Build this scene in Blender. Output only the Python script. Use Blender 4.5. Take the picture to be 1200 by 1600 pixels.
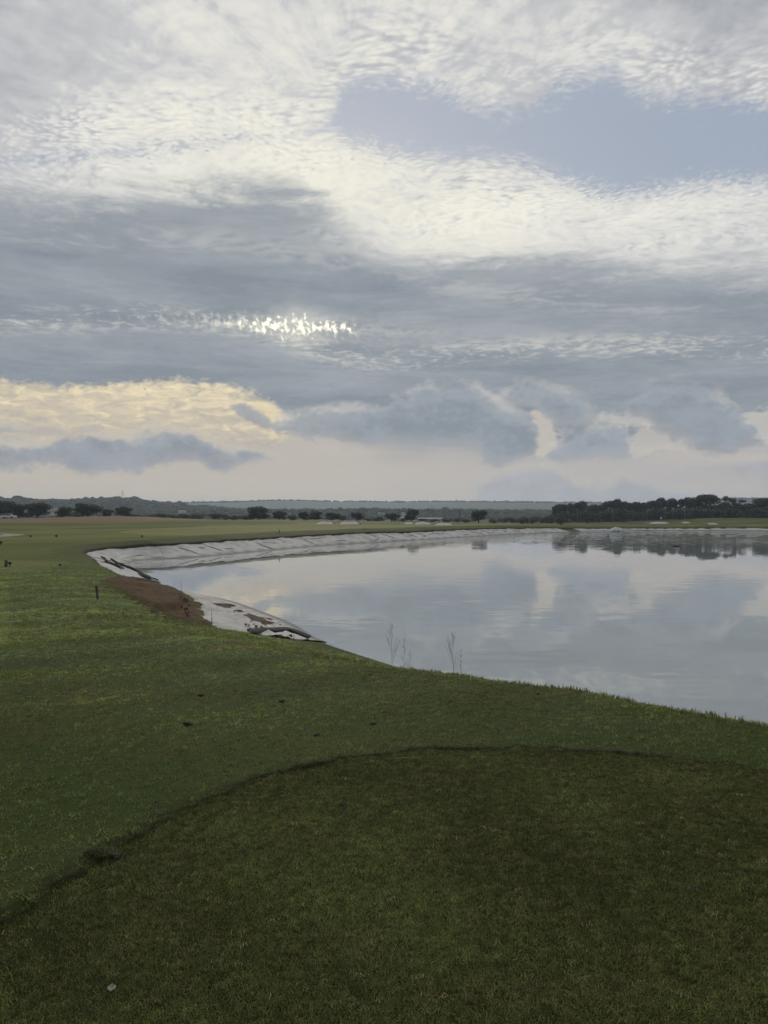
import bpy, bmesh, math, random
import numpy as np
from mathutils import Vector, Matrix, Euler

for _o in list(bpy.data.objects):
    bpy.data.objects.remove(_o, do_unlink=True)
scene = bpy.context.scene
COL = scene.collection
R = math.radians

# ------------------------------------------------------------------ camera
FPX, HX, HY = 1209.0, 600.0, 803.0      # focal length and horizon in photo pixels (1200 x 1600)
EYE = 1.65                              # eye above the tee (z = 0)
cam_data = bpy.data.cameras.new('camera')
cam_data.sensor_fit = 'VERTICAL'
cam_data.sensor_height = 36.0
cam_data.lens = 36.0 * FPX / 1600.0
cam_data.clip_start = 0.05
cam_data.clip_end = 30000.0
cam = bpy.data.objects.new('camera', cam_data)
COL.objects.link(cam)
cam.location = (0, 0, EYE)
cam.rotation_euler = (R(90) + math.atan((HY - 800) / FPX), 0, 0)
scene.camera = cam

# ------------------------------------------------------------------ view, sampling
vs = scene.view_settings
vs.view_transform = 'Standard'
vs.look = 'None'
vs.exposure = 0.0
vs.gamma = 1.0
vs.use_curve_mapping = False
cy = scene.cycles
cy.use_denoising = True
cy.use_adaptive_sampling = True
cy.adaptive_threshold = 0.015
cy.adaptive_min_samples = 10
cy.max_bounces = 6
cy.diffuse_bounces = 2
cy.glossy_bounces = 3
cy.transmission_bounces = 3
cy.volume_bounces = 1
cy.transparent_max_bounces = 6
cy.caustics_reflective = False
cy.caustics_refractive = False

# ------------------------------------------------------------------ sun
SUN_AZ, SUN_EL = -4.0, 20.0              # behind the broken cloud, a little left of the middle
sun_data = bpy.data.lights.new('sun', 'SUN')
sun_data.energy = 1.0
sun_data.angle = R(10)
sun_data.color = (1.0, 0.92, 0.78)
sun = bpy.data.objects.new('sun', sun_data)
COL.objects.link(sun)
sd = Vector((math.sin(R(SUN_AZ)) * math.cos(R(SUN_EL)), math.cos(R(SUN_AZ)) * math.cos(R(SUN_EL)), math.sin(R(SUN_EL))))
sun.rotation_euler = sd.to_track_quat('Z', 'Y').to_euler()
sun.location = sd * 50


def lin(r, g, b):
    f = lambda c: c / 12.92 if c <= 0.04045 else ((c + 0.055) / 1.055) ** 2.4
    return (f(r / 255), f(g / 255), f(b / 255))


# ------------------------------------------------------------------ small node language
class G:
    tree = None


def _node(t):
    return G.tree.nodes.new(t)


def _put(sock, v):
    if isinstance(v, V):
        G.tree.links.new(v.s, sock)
    elif isinstance(v, (tuple, list)) and len(v) == 3 and sock.type == 'RGBA':
        sock.default_value = (*v, 1)
    else:
        sock.default_value = v


class V:
    def __init__(self, s):
        self.s = s

    def __add__(self, o): return op('ADD', self, o)
    __radd__ = __add__
    def __mul__(self, o): return op('MULTIPLY', self, o)
    __rmul__ = __mul__
    def __sub__(self, o): return op('SUBTRACT', self, o)
    def __rsub__(self, o): return op('SUBTRACT', o, self)
    def __truediv__(self, o): return op('DIVIDE', self, o)
    def __rtruediv__(self, o): return op('DIVIDE', o, self)


def op(kind, a, b=None, c=None):
    n = _node('ShaderNodeMath')
    n.operation = kind
    _put(n.inputs[0], a)
    if b is not None: _put(n.inputs[1], b)
    if c is not None: _put(n.inputs[2], c)
    return V(n.outputs[0])


def smin(a, b, k): return op('SMOOTH_MIN', a, b, k)
def mn(a, b): return op('MINIMUM', a, b)
def mx(a, b): return op('MAXIMUM', a, b)


def ss(x, a, b, lo=0.0, hi=1.0, kind='SMOOTHSTEP'):
    n = _node('ShaderNodeMapRange')
    n.interpolation_type = kind
    n.clamp = True
    for i, v in enumerate((x, a, b, lo, hi)):
        _put(n.inputs[i], v)
    return V(n.outputs[0])


def xyz(x, y, z):
    n = _node('ShaderNodeCombineXYZ')
    for i, v in enumerate((x, y, z)): _put(n.inputs[i], v)
    return V(n.outputs[0])


def sep(v):
    n = _node('ShaderNodeSeparateXYZ')
    _put(n.inputs[0], v)
    return [V(o) for o in n.outputs]


def noise(vec, scale, detail=4, rough=0.55, dist=0.0, lac=2.0, color=False, kind='FBM', dim='3D'):
    n = _node('ShaderNodeTexNoise')
    n.noise_dimensions = dim
    n.noise_type = kind
    _put(n.inputs['Vector'], vec)
    _put(n.inputs['Scale'], scale)
    _put(n.inputs['Detail'], detail)
    _put(n.inputs['Roughness'], rough)
    _put(n.inputs['Lacunarity'], lac)
    _put(n.inputs['Distortion'], dist)
    return V(n.outputs['Color' if color else 'Fac'])


def voronoi(vec, scale, smooth=0.6, detail=0.0, feature='SMOOTH_F1', out='Distance', rnd=1.0):
    n = _node('ShaderNodeTexVoronoi')
    n.feature = feature
    n.voronoi_dimensions = '2D'
    _put(n.inputs['Vector'], vec)
    _put(n.inputs['Scale'], scale)
    n.inputs['Detail'].default_value = detail
    n.inputs['Randomness'].default_value = rnd
    if feature == 'SMOOTH_F1': n.inputs['Smoothness'].default_value = smooth
    return V(n.outputs[out])


def mix(f, a, b, blend='MIX'):
    n = _node('ShaderNodeMix')
    n.data_type = 'RGBA'
    n.blend_type = blend
    n.clamp_factor = True
    _put(n.inputs[0], f)
    _put(n.inputs[6], a)
    _put(n.inputs[7], b)
    return V(n.outputs[2])


def curve(x, pts, x0, x1, y0, y1):
    """piecewise smooth function of x through pts [(x, y), ...]"""
    n = _node('ShaderNodeFloatCurve')
    t = (x - x0) * (1.0 / (x1 - x0))
    _put(n.inputs['Value'], t)
    c = n.mapping.curves[0]
    n.mapping.use_clip = False
    n.mapping.extend = 'HORIZONTAL'
    q = sorted(((p - x0) / (x1 - x0), (v - y0) / (y1 - y0)) for p, v in pts)
    while len(c.points) < len(q): c.points.new(0.5, 0.5)
    for p, (a, b) in zip(c.points, q):
        p.location = (a, b)
        p.handle_type = 'AUTO_CLAMPED'
    n.mapping.update()
    return V(n.outputs[0]) * (y1 - y0) + y0


# ------------------------------------------------------------------ sky: Nishita air behind broken cloud layers
world = bpy.data.worlds.new('World')
scene.world = world
world.use_nodes = True
G.tree = world.node_tree
G.tree.nodes.clear()


def AE(px, py):
    """azimuth and elevation (degrees) of a photo pixel"""
    x, z = (px - HX) / FPX, (HY - py) / FPX
    return math.degrees(math.atan(x)), math.degrees(math.atan2(z, math.hypot(x, 1)))


tc = _node('ShaderNodeTexCoord')
D = V(tc.outputs['Generated'])
dx, dy, dz = sep(D)
az = op('ARCTAN2', dx, dy) * 57.29578
el = op('ARCSINE', mn(mx(dz, -1.0), 1.0)) * 57.29578
zz = mx(dz, 0.0)
inv = 1.0 / (zz + 0.07)
qx, qy = dx * inv, dy * inv
Q = xyz(qx, qy, 0.0)                    # the point where this direction meets a cloud layer
front = ss(op('ABSOLUTE', az), 26.0, 40.0, 1.0, 0.0)
sn = _node('ShaderNodeVectorMath'); sn.operation = 'DOT_PRODUCT'
_put(sn.inputs[0], D); sn.inputs[1].default_value = sd
sang = op('ARCCOSINE', mn(V(sn.outputs['Value']), 1.0)) * 57.29578

# noises shared by the layers
nw = noise(Q, 3.0, 5, 0.55, color=True, dim='2D')
nwx, nwy, nwz = sep(nw)
lw = noise(Q, 3.4, 1, 0.4, color=True, dim='2D')
lwx, lwy, lwz = sep(lw)
wx_, wy_ = qx + (lwx - 0.5) * 0.16, qy + (lwy - 0.5) * 0.16
na = noise(xyz(wx_, wy_ * 1.15, 0.0), 17.0, 6, 0.64, dim='2D')                   # dapples
ng = noise(xyz(wx_ + wy_ * 0.25, wy_ * 1.25, 0.0), 58.0, 4, 0.62, 0.1, dim='2D')       # grain
nf = noise(xyz(wx_ * 16.0 + wy_ * 11.0, wy_ * 20.0 - wx_ * 7.0, 0.0), 1.0, 6, 0.66, 0.1, dim='2D')  # fibres
cell = voronoi(xyz(wx_ + (ng - 0.5) * 0.02, wy_ * 1.2, 0.0), 44.0, 0.5)
nl = noise(xyz(az * 0.06, el * 0.45, 1.3), 1.0, 7, 0.6, 0.3, dim='2D')        # long level streaks
bw = noise(xyz(az * 0.30, el * 0.42, 2.2), 1.0, 5, 0.58, color=True, dim='2D')   # billows of the low cloud
bwx, bwy, bwz = sep(bw)
fine = noise(xyz(az * 1.5, el * 2.4, 5.2), 1.0, 5, 0.62, dim='2D')
bil = op('ABSOLUTE', noise(xyz(az * 0.55, el * 0.75, 0.0), 1.0, 4, 0.5, 0.2, dim='2D') - 0.5) * 2.0
patch = ss(nwz + (nwx - 0.5) * 0.3, 0.38, 0.66)                                # where the sheet is grainy


def px_curve(pts, a=None):
    p = [AE(x, y) for x, y in pts]
    return curve(az if a is None else a, p, -60.0, 60.0, -5.0, 45.0)


# clear air
skyt = _node('ShaderNodeTexSky')
skyt.sky_type = 'NISHITA'
skyt.sun_disc = False
skyt.sun_elevation = R(SUN_EL)
skyt.sun_rotation = R(SUN_AZ)
skyt.air_density = 1.0
skyt.dust_density = 1.0
STRENGTH = 0.1
K = 1.0 / STRENGTH
def C(r, g, b): return tuple(c for c in lin(r, g, b))
air = mix(0.90, V(skyt.outputs[0]), tuple(c * K for c in C(157, 168, 185)))
air_n = mix(1.0, air, (STRENGTH,) * 3, 'MULTIPLY')

# high broken sheet
glow = ss(sang, 0.0, 30.0, 1.0, 0.0)
glow2 = ss(sang, 8.0, 60.0, 1.0, 0.0)
grain = (ng - 0.5) * 1.1 + (0.40 - cell) * 0.9
def soft(px, py, rx, ry):
    a, e = AE(px, py)
    u = (az - a) * (FPX / 57.3 / rx); v = (el - e) * (FPX / 57.3 / ry)
    return ss(op('SQRT', u * u + v * v) + (nwx - 0.5) * 1.2, 0.2, 1.2, 1.0, 0.0)


calmz = soft(400, 165, 330, 110)                # thin even veil, hardly any grain
tex = 1.0 - calmz * 0.65
bandc = px_curve([(-600, 230), (0, 215), (200, 235), (400, 255), (560, 285), (700, 325), (900, 335), (1200, 345), (1800, 330)])
gapu = px_curve([(-300, 260), (300, 225), (500, 202), (530, 150), (552, 122), (600, 120), (660, 130), (740, 160), (790, 172), (830, 158),
                 (870, 132), (920, 117), (952, 112), (985, 136), (1020, 150), (1100, 152), (1200, 158), (1500, 150), (2000, 250)])
gapl = px_curve([(-300, 260), (300, 225), (500, 202), (540, 218), (600, 240), (680, 250), (760, 250), (830, 262), (880, 280), (920, 297), (1000, 302),
                 (1060, 292), (1120, 288), (1200, 283), (1500, 240), (2000, 250)])
# fibres that fan out from the bright centre towards the upper left
fa, fe = AE(575, 275)
fu, fv = (az - fa), (el - fe) * 1.25
fr = op('SQRT', fu * fu + fv * fv)
fth = op('ARCTAN2', fv, fu)
fan = noise(xyz(fth * 7.0 + (lwx - 0.5) * 2.0, fr * 0.09, 0.0), 1.0, 6, 0.68, 0.25, dim='2D')
near_gap = ss(op('ABSOLUTE', mn(gapu - el, el - gapl) + 1.0), 0.0, 3.6, 1.0, 0.0)
lowband = ss(op('ABSOLUTE', el - bandc + 0.6), 0.0, 3.0, 1.0, 0.0)
gm = mn(near_gap * 0.9 + lowband * 0.55 + patch * 0.25, 1.0)
hb = (na - 0.5) * (0.45 + gm * 0.55) + (nf - 0.5) * 0.6 + grain * gm * (0.26 + patch * 0.66) + (nwz - 0.5) * 0.5 + (fan - 0.5) * 0.85 * (1.0 - gm * 0.6) * ss(fr, 4.0, 12.0) * ss(fv, -2.0, 3.0) + (nwy - 0.5) * 0.9 * (1.0 - calmz * 0.5) + calmz * 0.12
bandm = ss(op('ABSOLUTE', el - bandc), 0.0, 5.2, 1.0, 0.0) * ss(op('ABSOLUTE', az + 2.0), 8.0, 45.0, 1.0, 0.35)
hl = hb * 0.95 + bandm * 0.40 + glow2 * 0.24 + 0.10
dimtl = ss(op('ABSOLUTE', az + 27.0) + op('ABSOLUTE', el - 29.0) * 0.9 + (nwx - 0.5) * 22.0, 0.0, 15.0, 0.34, 0.0)
dimtr = ss(op('ABSOLUTE', az - 24.0) + op('ABSOLUTE', el - 34.0) * 1.2 + (nwx - 0.5) * 18.0, 2.0, 13.0, 0.5, 0.0)
hl = hl - dimtl - dimtr
hi = mix(ss(hl, -0.35, 0.40, kind='LINEAR'), C(168, 171, 178), C(208, 208, 208))
hi = mix(ss(hl, 0.25, 1.05, kind='LINEAR'), hi, C(240, 238, 229))
warmth = glow * ss(hl, 0.2, 0.8)
hi = mix(warmth * 0.42, hi, C(250, 245, 222))
gn = (na - 0.5) * 3.4 + (nf - 0.5) * 1.6 + (ng - 0.5) * 3.6 + (fine - 0.5) * 0.8
gd_ = mn(gapu - el, el - gapl)
gap = ss(gd_ + gn * 0.85, -0.8, 0.8)
wisp = ss(nf * 0.45 + na * 0.25 + fan * 0.3, ss(gd_, 0.0, 2.4, 0.49, 0.63), 0.74) * 0.5
gap = gap * (1.0 - wisp)
col = mix(gap * 0.97, hi, air_n)

# grey deck below it
dtop = px_curve([(-600, 330), (0, 304), (200, 296), (400, 288), (470, 302), (540, 350), (600, 388), (660, 404), (760, 398), (900, 408), (1200, 414), (1800, 400)])
dn = (nl - 0.5) * 7.0 + (na - 0.5) * 4.0 + (ng - 0.5) * 1.6 + (nwx - 0.5) * 2.5
dd = dtop - el + dn * 0.7
deck = ss(dd, -1.2, 1.9)
# cream light that breaks through the deck's upper side, right of the middle
bx, by = AE(600, 365)
brk = ss(op('ABSOLUTE', az - bx) * 0.22 + op('ABSOLUTE', el - by) * 0.55, 0.2, 1.9, 1.0, 0.0)
brk = brk * ss(nl * 0.55 + na * 0.45 + (nwy - 0.5) * 0.3, 0.42, 0.62)
deck = deck * (1.0 - brk * 0.85)
dl = (nl - 0.5) * 2.4 + (nwz - 0.5) * 0.9 + (na - 0.5) * 0.6 + (nf - 0.5) * 0.3 + (dtop - el) * -0.02 + 0.1
dcol = mix(ss(dl, -0.5, 0.5, kind='LINEAR'), C(135, 144, 153), C(160, 166, 172))
# pale level streaks
st1 = px_curve([(-600, 470), (0, 500), (300, 498), (600, 560), (800, 545), (1000, 540), (1200, 545), (1800, 560)])
stm = ss(op('ABSOLUTE', el - st1), 0.15, 1.3, 1.0, 0.0) * ss(nl * 0.35 + na * 0.45 + fine * 0.2, 0.48, 0.62)
st2 = px_curve([(-600, 360), (0, 370), (300, 375), (480, 395), (620, 430), (900, 470), (1200, 485), (1800, 470)])
stm2 = ss(op('ABSOLUTE', el - st2), 0.1, 1.2, 1.0, 0.0) * ss(nl * 0.6 + na * 0.4, 0.47, 0.62)
dcol = mix(stm * 0.75, dcol, C(206, 204, 196))
dcol = mix(stm2 * 0.4, dcol, C(196, 196, 194))
col = mix(deck, col, dcol)

# speckled gap where the sun stands behind the deck
g0 = px_curve([(100, 500), (250, 495), (350, 503), (440, 510), (550, 514), (640, 520)])
gx = ss(az, AE(60, 500)[0], AE(380, 500)[0]) * ss(az, AE(600, 500)[0], AE(530, 500)[0])
gband = ss(op('ABSOLUTE', el - g0), 0.0, 1.35, 1.0, 0.0) * gx
spk = noise(xyz(az * 2.5 + el * 0.5, el * 2.1, 9.4), 1.0, 3, 0.5, 0.0, dim='2D')
sx0, sy0 = AE(462, 509)
sdx = az - sx0
sunb = ss(op('ABSOLUTE', sdx) * 0.20 + op('ABSOLUTE', el - g0) * 0.8, 0.0, 1.5, 1.0, 0.0)
thin = ss(op('ABSOLUTE', sdx) * 0.085 + op('ABSOLUTE', el - g0) * 0.75, 0.0, 1.5, 1.0, 0.0)
col = mix(thin * ss(nl * 0.4 + na * 0.3 + spk * 0.3, 0.36, 0.62) * 0.7, col, C(208, 206, 198))
col = mix(ss(spk + (gband - 1.0) * 0.22 + sunb * 0.08, 0.44, 0.66) * gband * (0.4 + sunb * 0.6), col, C(236, 233, 216))
spot2 = ss(spk + (gband - 1.0) * 0.22 + sunb * 0.10, 0.52, 0.70) * ss(sunb, 0.08, 0.55)
col = mix(spot2, col, (1.35, 1.30, 1.08))
halo = ss(op('ABSOLUTE', sdx) * 0.2 + op('ABSOLUTE', el - g0) * 0.42, 0.0, 1.5, 1.0, 0.0)
col = mix(halo * halo * 0.42, col, C(240, 237, 222))

# beige air low down
haze_t = px_curve([(-600, 640), (0, 600), (440, 655), (600, 690), (800, 690), (1000, 690), (1200, 680), (1800, 660)])
hz = ss(haze_t - el + (nl - 0.5) * 2.0 + (bwx - 0.5) * 1.0, -0.9, 1.6)
bei = mix(ss(el, 0.2, 4.5), C(198, 187, 171), C(190, 183, 173))
bei = mix(ss(az, -12.0, 22.0) * 0.65, bei, C(178, 176, 178))
bei = mix(ss(nl, 0.45, 0.75) * 0.4, bei, C(200, 190, 176))
col = mix(hz, col, bei)

# warm opening on the left
wt = px_curve([(-500, 610), (-150, 590), (0, 586), (60, 592), (120, 600), (200, 590), (260, 588), (330, 596), (390, 612), (430, 632), (446, 650), (470, 672)])
wb = px_curve([(-500, 610), (-150, 680), (0, 690), (200, 700), (400, 710), (446, 690), (470, 672)])
wn = noise(xyz(az * 0.55, el * 1.7, 4.4), 1.0, 6, 0.66, 0.5, dim='2D')
wm = ss(mn(wt - el, el - wb) + (fine - 0.5) * 1.3 + (bwx - 0.5) * 0.9 + (nl - 0.5) * 1.6, -0.25, 0.55) * (0.72 + wn * 0.4)
wl = wn * 0.75 + nl * 0.25 + (el - AE(200, 640)[1]) * 0.06 + (fine - 0.5) * 0.12
wcol = mix(ss(wl, 0.30, 0.56, kind='LINEAR'), C(184, 177, 167), C(216, 202, 175))
wcol = mix(ss(wl, 0.50, 0.78, kind='LINEAR'), wcol, C(248, 232, 192))
wedge = ss(op('ABSOLUTE', wt - el), 0.0, 0.9, 1.0, 0.0) * ss(wn, 0.4, 0.55)
wcol = mix(wedge * 0.35, wcol, C(240, 224, 184))
col = mix(wm, col, wcol)


# low cumulus: lobed outline between two curves, lit along the top
def cumulus(col, top, bot, body, rim=0.5, warp=1.0, soft=0.2, dens=1.0, rimcol=(206, 202, 196), seed=0.0):
    a0, a1 = AE(*top[0])[0], AE(*top[-1])[0]
    aw = az + (bwx - 0.5) * 4.6 * warp + (fine - 0.5) * 0.6 * warp
    ew = el + (bwy - 0.5) * 2.2 * warp + (fine - 0.5) * 0.45 * warp
    puff = bil * 1.25 * warp - 0.3 * warp
    t = px_curve(top, aw) - ew + puff
    b = ew - px_curve(bot, aw) + puff * 0.8
    ends = mn(aw - a0, a1 - aw) + puff
    inside = mn(mn(t, b), ends * 0.8)
    m = ss(inside + (fine - 0.5) * 0.15, -soft * 0.5, soft * 1.5)
    r = ss(op('ABSOLUTE', t + 0.12), 0.0, 0.65, 1.0, 0.0) * ss(mn(b, ends), -0.1, 0.5) * ss(bwx, 0.35, 0.6)
    c = mix(ss(bwz + (fine - 0.5) * 0.4, 0.32, 0.68), C(*[v + 0 for v in body]), C(*[v + 14 for v in body]))
    c = mix(ss(t + (bil - 0.4) * 1.2 + (fine - 0.5) * 0.5, 1.0, 0.0) * 0.45, c, C(168, 174, 180))
    c = mix(ss(b, 1.3, 0.0) * 0.5, c, C(174, 171, 170))
    col = mix(m * dens, col, c)
    return mix(r * rim, col, C(*rimcol))


def blob(px, py, rx, ry, n=0.0):
    a, e = AE(px, py)
    k = math.degrees(1 / FPX)
    u = (az - a) * (1 / (rx * k)); v = (el - e) * (1 / (ry * k))
    return ss(op('SQRT', u * u + v * v) + n, 0.55, 1.1, 1.0, 0.0)


wobble = (bwx - 0.5) * 2.4 + (fine - 0.5) * 1.4
col = mix(blob(852, 682, 24, 55, wobble) * 0.75, col, C(206, 197, 184))
col = mix(blob(1020, 690, 60, 22, wobble) * 0.6, col, C(204, 196, 186))
col = mix(blob(980, 655, 50, 12, wobble) * 0.6, col, C(205, 200, 190))
col = mix(blob(1195, 660, 34, 28, wobble) * 0.7, col, C(203, 198, 188))
col = mix(blob(520, 655, 50, 18, wobble) * 0.6, col, C(222, 208, 180))
col = mix(blob(420, 655, 26, 30, wobble) * 0.6, col, C(240, 220, 176))
# far low bank on the right
col = cumulus(col, [(740, 764), (790, 742), (850, 728), (890, 740), (905, 754), (930, 760), (980, 745), (1000, 752), (1080, 768), (1200, 772), (1500, 760)],
              [(740, 800), (1500, 800)], (158, 162, 170), 0.15, 0.5, 0.35, 0.75)
col = cumulus(col, [(1040, 742), (1100, 728), (1160, 722), (1230, 712), (1500, 716)],
              [(1040, 744), (1100, 742), (1160, 748), (1230, 758), (1500, 750)], (158, 158, 168), 0.1, 0.6, 0.4, 0.7)
# left bank
col = cumulus(col, [(-500, 690), (-200, 672), (0, 690), (60, 694), (90, 684), (130, 672), (200, 682), (250, 675), (300, 672), (330, 688), (360, 698), (400, 706), (440, 718)],
              [(-500, 720), (-200, 745), (0, 738), (100, 736), (150, 746), (200, 740), (280, 726), (330, 738), (400, 724), (440, 720)],
              (137, 144, 154), 0.5, 0.75, 0.28, 0.92, (204, 196, 184))
col = cumulus(col, [(-300, 668), (-60, 664), (0, 664), (30, 666), (60, 676)], [(-300, 676), (-60, 678), (0, 678), (30, 678), (60, 678)],
              (150, 153, 160), 0.2, 0.6, 0.2, 0.8)
col = cumulus(col, [(335, 645), (355, 634), (385, 630), (420, 640), (440, 660), (470, 668), (500, 690)],
              [(335, 648), (355, 650), (385, 656), (420, 672), (440, 682), (470, 690), (500, 694)], (140, 147, 156), 0.3, 0.6, 0.2, 0.9, (226, 208, 172))
# middle and right heads
col = cumulus(col, [(970, 630), (1010, 607), (1060, 597), (1110, 612), (1150, 640), (1175, 668), (1188, 690)],
              [(970, 645), (1010, 668), (1060, 692), (1110, 714), (1150, 712), (1175, 698), (1188, 692)], (138, 146, 155), 0.4, 0.6, 0.3, 0.93)
col = cumulus(col, [(775, 640), (790, 618), (820, 604), (870, 605), (905, 622), (930, 645), (945, 660)],
              [(775, 650), (790, 645), (820, 640), (870, 668), (905, 670), (930, 664), (945, 662)], (139, 148, 158), 0.45, 0.55, 0.3, 0.9)
col = cumulus(col, [(855, 705), (880, 688), (920, 669), (960, 662), (978, 668), (988, 690)],
              [(855, 712), (880, 721), (920, 723), (960, 723), (978, 716), (988, 694)], (139, 148, 158), 0.4, 0.55, 0.25, 0.93)
col = cumulus(col, [(430, 662), (500, 642), (560, 640), (620, 622), (660, 608), (730, 602), (770, 622), (800, 640), (830, 660), (838, 675), (843, 690)],
              [(430, 676), (500, 686), (560, 694), (620, 698), (700, 700), (745, 702), (755, 722), (782, 732), (815, 727), (836, 706), (843, 692)],
              (136, 145, 154), 0.55, 0.5, 0.25, 0.96)
# the same kind of low cloud carries on around the rest of the horizon
ring = ss(bwz * 0.7 + nl * 0.3 + ss(op('ABSOLUTE', el - 4.6), 0.0, 4.0, 0.12, -0.22), 0.47, 0.56) * (1.0 - front)
col = mix(ring * 0.85, col, C(134, 144, 156))

# clouds away from the sun are lit less
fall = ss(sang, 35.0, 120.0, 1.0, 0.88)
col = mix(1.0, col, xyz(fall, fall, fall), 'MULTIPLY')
# below the horizon
col = mix(ss(el, -0.3, -3.0), col, C(70, 74, 66))
bg = _node('ShaderNodeBackground')
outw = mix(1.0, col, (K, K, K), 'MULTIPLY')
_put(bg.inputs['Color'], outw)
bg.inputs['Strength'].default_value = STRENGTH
wo = _node('ShaderNodeOutputWorld')
G.tree.links.new(bg.outputs[0], wo.inputs['Surface'])
world.cycles.sampling_method = 'NONE'

# ================================================================== helpers
rng = np.random.default_rng(7)
random.seed(7)


def nval(x, y, seed=0):
    """smooth value noise, about 0..1"""
    g = np.random.default_rng(seed).random((256, 256))
    xi, yi = np.floor(x).astype(int), np.floor(y).astype(int)
    fx, fy = x - xi, y - yi
    fx, fy = fx * fx * (3 - 2 * fx), fy * fy * (3 - 2 * fy)
    a, b = g[xi & 255, yi & 255], g[(xi + 1) & 255, yi & 255]
    c, d = g[xi & 255, (yi + 1) & 255], g[(xi + 1) & 255, (yi + 1) & 255]
    return (a * (1 - fx) + b * fx) * (1 - fy) + (c * (1 - fx) + d * fx) * fy


def fbm(x, y, oct=4, seed=0):
    x, y = np.asarray(x, float), np.asarray(y, float)
    t, s, a = 0, 0, 1.0
    for k in range(oct):
        t = t + a * (nval(x * 2 ** k + 17.3 * k, y * 2 ** k - 9.1 * k, seed + k) - 0.5)
        s += a
        a *= 0.5
    return t / s


def sstep(a, b, x):
    t = np.clip((x - a) / (b - a), 0, 1)
    return t * t * (3 - 2 * t)


def catmull(P, n, closed=False):
    P = np.array(P, float)
    m = len(P)
    out = []
    rngk = range(m) if closed else range(m - 1)
    for i in rngk:
        if closed:
            p0, p1, p2, p3 = P[i - 1], P[i], P[(i + 1) % m], P[(i + 2) % m]
        else:
            p0, p1, p2, p3 = P[max(i - 1, 0)], P[i], P[i + 1], P[min(i + 2, m - 1)]
        for t in np.linspace(0, 1, n, endpoint=False):
            out.append(0.5 * (2 * p1 + (p2 - p0) * t + (2 * p0 - 5 * p1 + 4 * p2 - p3) * t * t + (3 * p1 - p0 - 3 * p2 + p3) * t ** 3))
    if not closed: out.append(P[-1])
    return np.array(out)


def new_mesh(name, verts, faces, mats=(), smooth=True, attrs=None, midx=None, normals=None):
    me = bpy.data.meshes.new(name)
    verts = np.asarray(verts, np.float32)
    faces = np.asarray(faces, np.int32) if not isinstance(faces, list) else faces
    if isinstance(faces, np.ndarray) and faces.ndim == 2:
        k = faces.shape[1]
        me.vertices.add(len(verts)); me.vertices.foreach_set('co', verts.ravel())
        me.loops.add(faces.size); me.loops.foreach_set('vertex_index', faces.ravel())
        me.polygons.add(len(faces))
        me.polygons.foreach_set('loop_start', np.arange(0, faces.size, k, dtype=np.int32))
        me.update(calc_edges=True)
    else:
        me.from_pydata([tuple(map(float, v)) for v in verts], [], [tuple(map(int, f)) for f in faces])
    for m in mats: me.materials.append(m)
    if midx is not None: me.polygons.foreach_set('material_index', np.asarray(midx, np.int32))
    me.polygons.foreach_set('use_smooth', np.full(len(me.polygons), smooth))
    if attrs:
        for k, v in attrs.items():
            v = np.asarray(v, np.float32)
            if v.ndim == 1:
                me.attributes.new(k, 'FLOAT', 'POINT').data.foreach_set('value', v)
            else:
                me.attributes.new(k, 'FLOAT_VECTOR', 'POINT').data.foreach_set('vector', v.ravel())
    if normals is not None:
        me.normals_split_custom_set_from_vertices([tuple(n) for n in normals.tolist()])
    me.update()
    return me


def obj(name, me, parent=None, loc=None):
    o = bpy.data.objects.new(name, me)
    COL.objects.link(o)
    if parent is not None: o.parent = parent
    if loc is not None: o.location = loc
    return o


def thing(name, label, cat, loc=(0, 0, 0), group=None, rz=0.0, me=None):
    o = bpy.data.objects.new(name, me)
    COL.objects.link(o)
    o.location = loc
    o.rotation_euler = (0, 0, rz)
    o['label'] = label
    o['category'] = cat
    if group: o['group'] = group
    return o


def structure(name, me):
    o = obj(name, me)
    o['kind'] = 'structure'
    return o


class MB:
    """collects simple shapes into one mesh"""
    def __init__(self): self.v, self.f = [], []

    def add(self, v, f):
        n = len(self.v)
        self.v += [tuple(p) for p in v]
        self.f += [tuple(i + n for i in q) for q in f]
        return self

    def tube(self, pts, rad, n=6, cap=True):
        pts = [Vector(p) for p in pts]
        rad = rad if isinstance(rad, (list, tuple)) else [rad] * len(pts)
        v, f = [], []
        for i, p in enumerate(pts):
            d = (pts[min(i + 1, len(pts) - 1)] - pts[max(i - 1, 0)]).normalized()
            a = d.orthogonal().normalized() if abs(d.z) < 0.95 else Vector((1, 0, 0))
            a = (a - d * a.dot(d)).normalized()
            b = d.cross(a)
            for k in range(n):
                t = 2 * math.pi * k / n
                v.append(p + (a * math.cos(t) + b * math.sin(t)) * rad[i])
        for i in range(len(pts) - 1):
            for k in range(n):
                f.append((i * n + k, i * n + (k + 1) % n, (i + 1) * n + (k + 1) % n, (i + 1) * n + k))
        if cap:
            f.append(tuple(range(n))[::-1]); f.append(tuple(range((len(pts) - 1) * n, len(pts) * n)))
        return self.add(v, f)

    def box(self, c, s, rot=None):
        v = [Vector((x * s[0] / 2, y * s[1] / 2, z * s[2] / 2)) for x in (-1, 1) for y in (-1, 1) for z in (-1, 1)]
        if rot is not None: v = [rot @ p for p in v]
        v = [p + Vector(c) for p in v]
        return self.add(v, [(0, 1, 3, 2), (4, 6, 7, 5), (0, 4, 5, 1), (2, 3, 7, 6), (0, 2, 6, 4), (1, 5, 7, 3)])

    def mesh(self, name, mat, smooth=False):
        return new_mesh(name, np.array(self.v), list(self.f), [mat], smooth)


# ------------------------------------------------------------------ materials
def material(name):
    m = bpy.data.materials.new(name)
    m.use_nodes = True
    G.tree = m.node_tree
    G.tree.nodes.clear()
    out = _node('ShaderNodeOutputMaterial')
    return m, out


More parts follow.
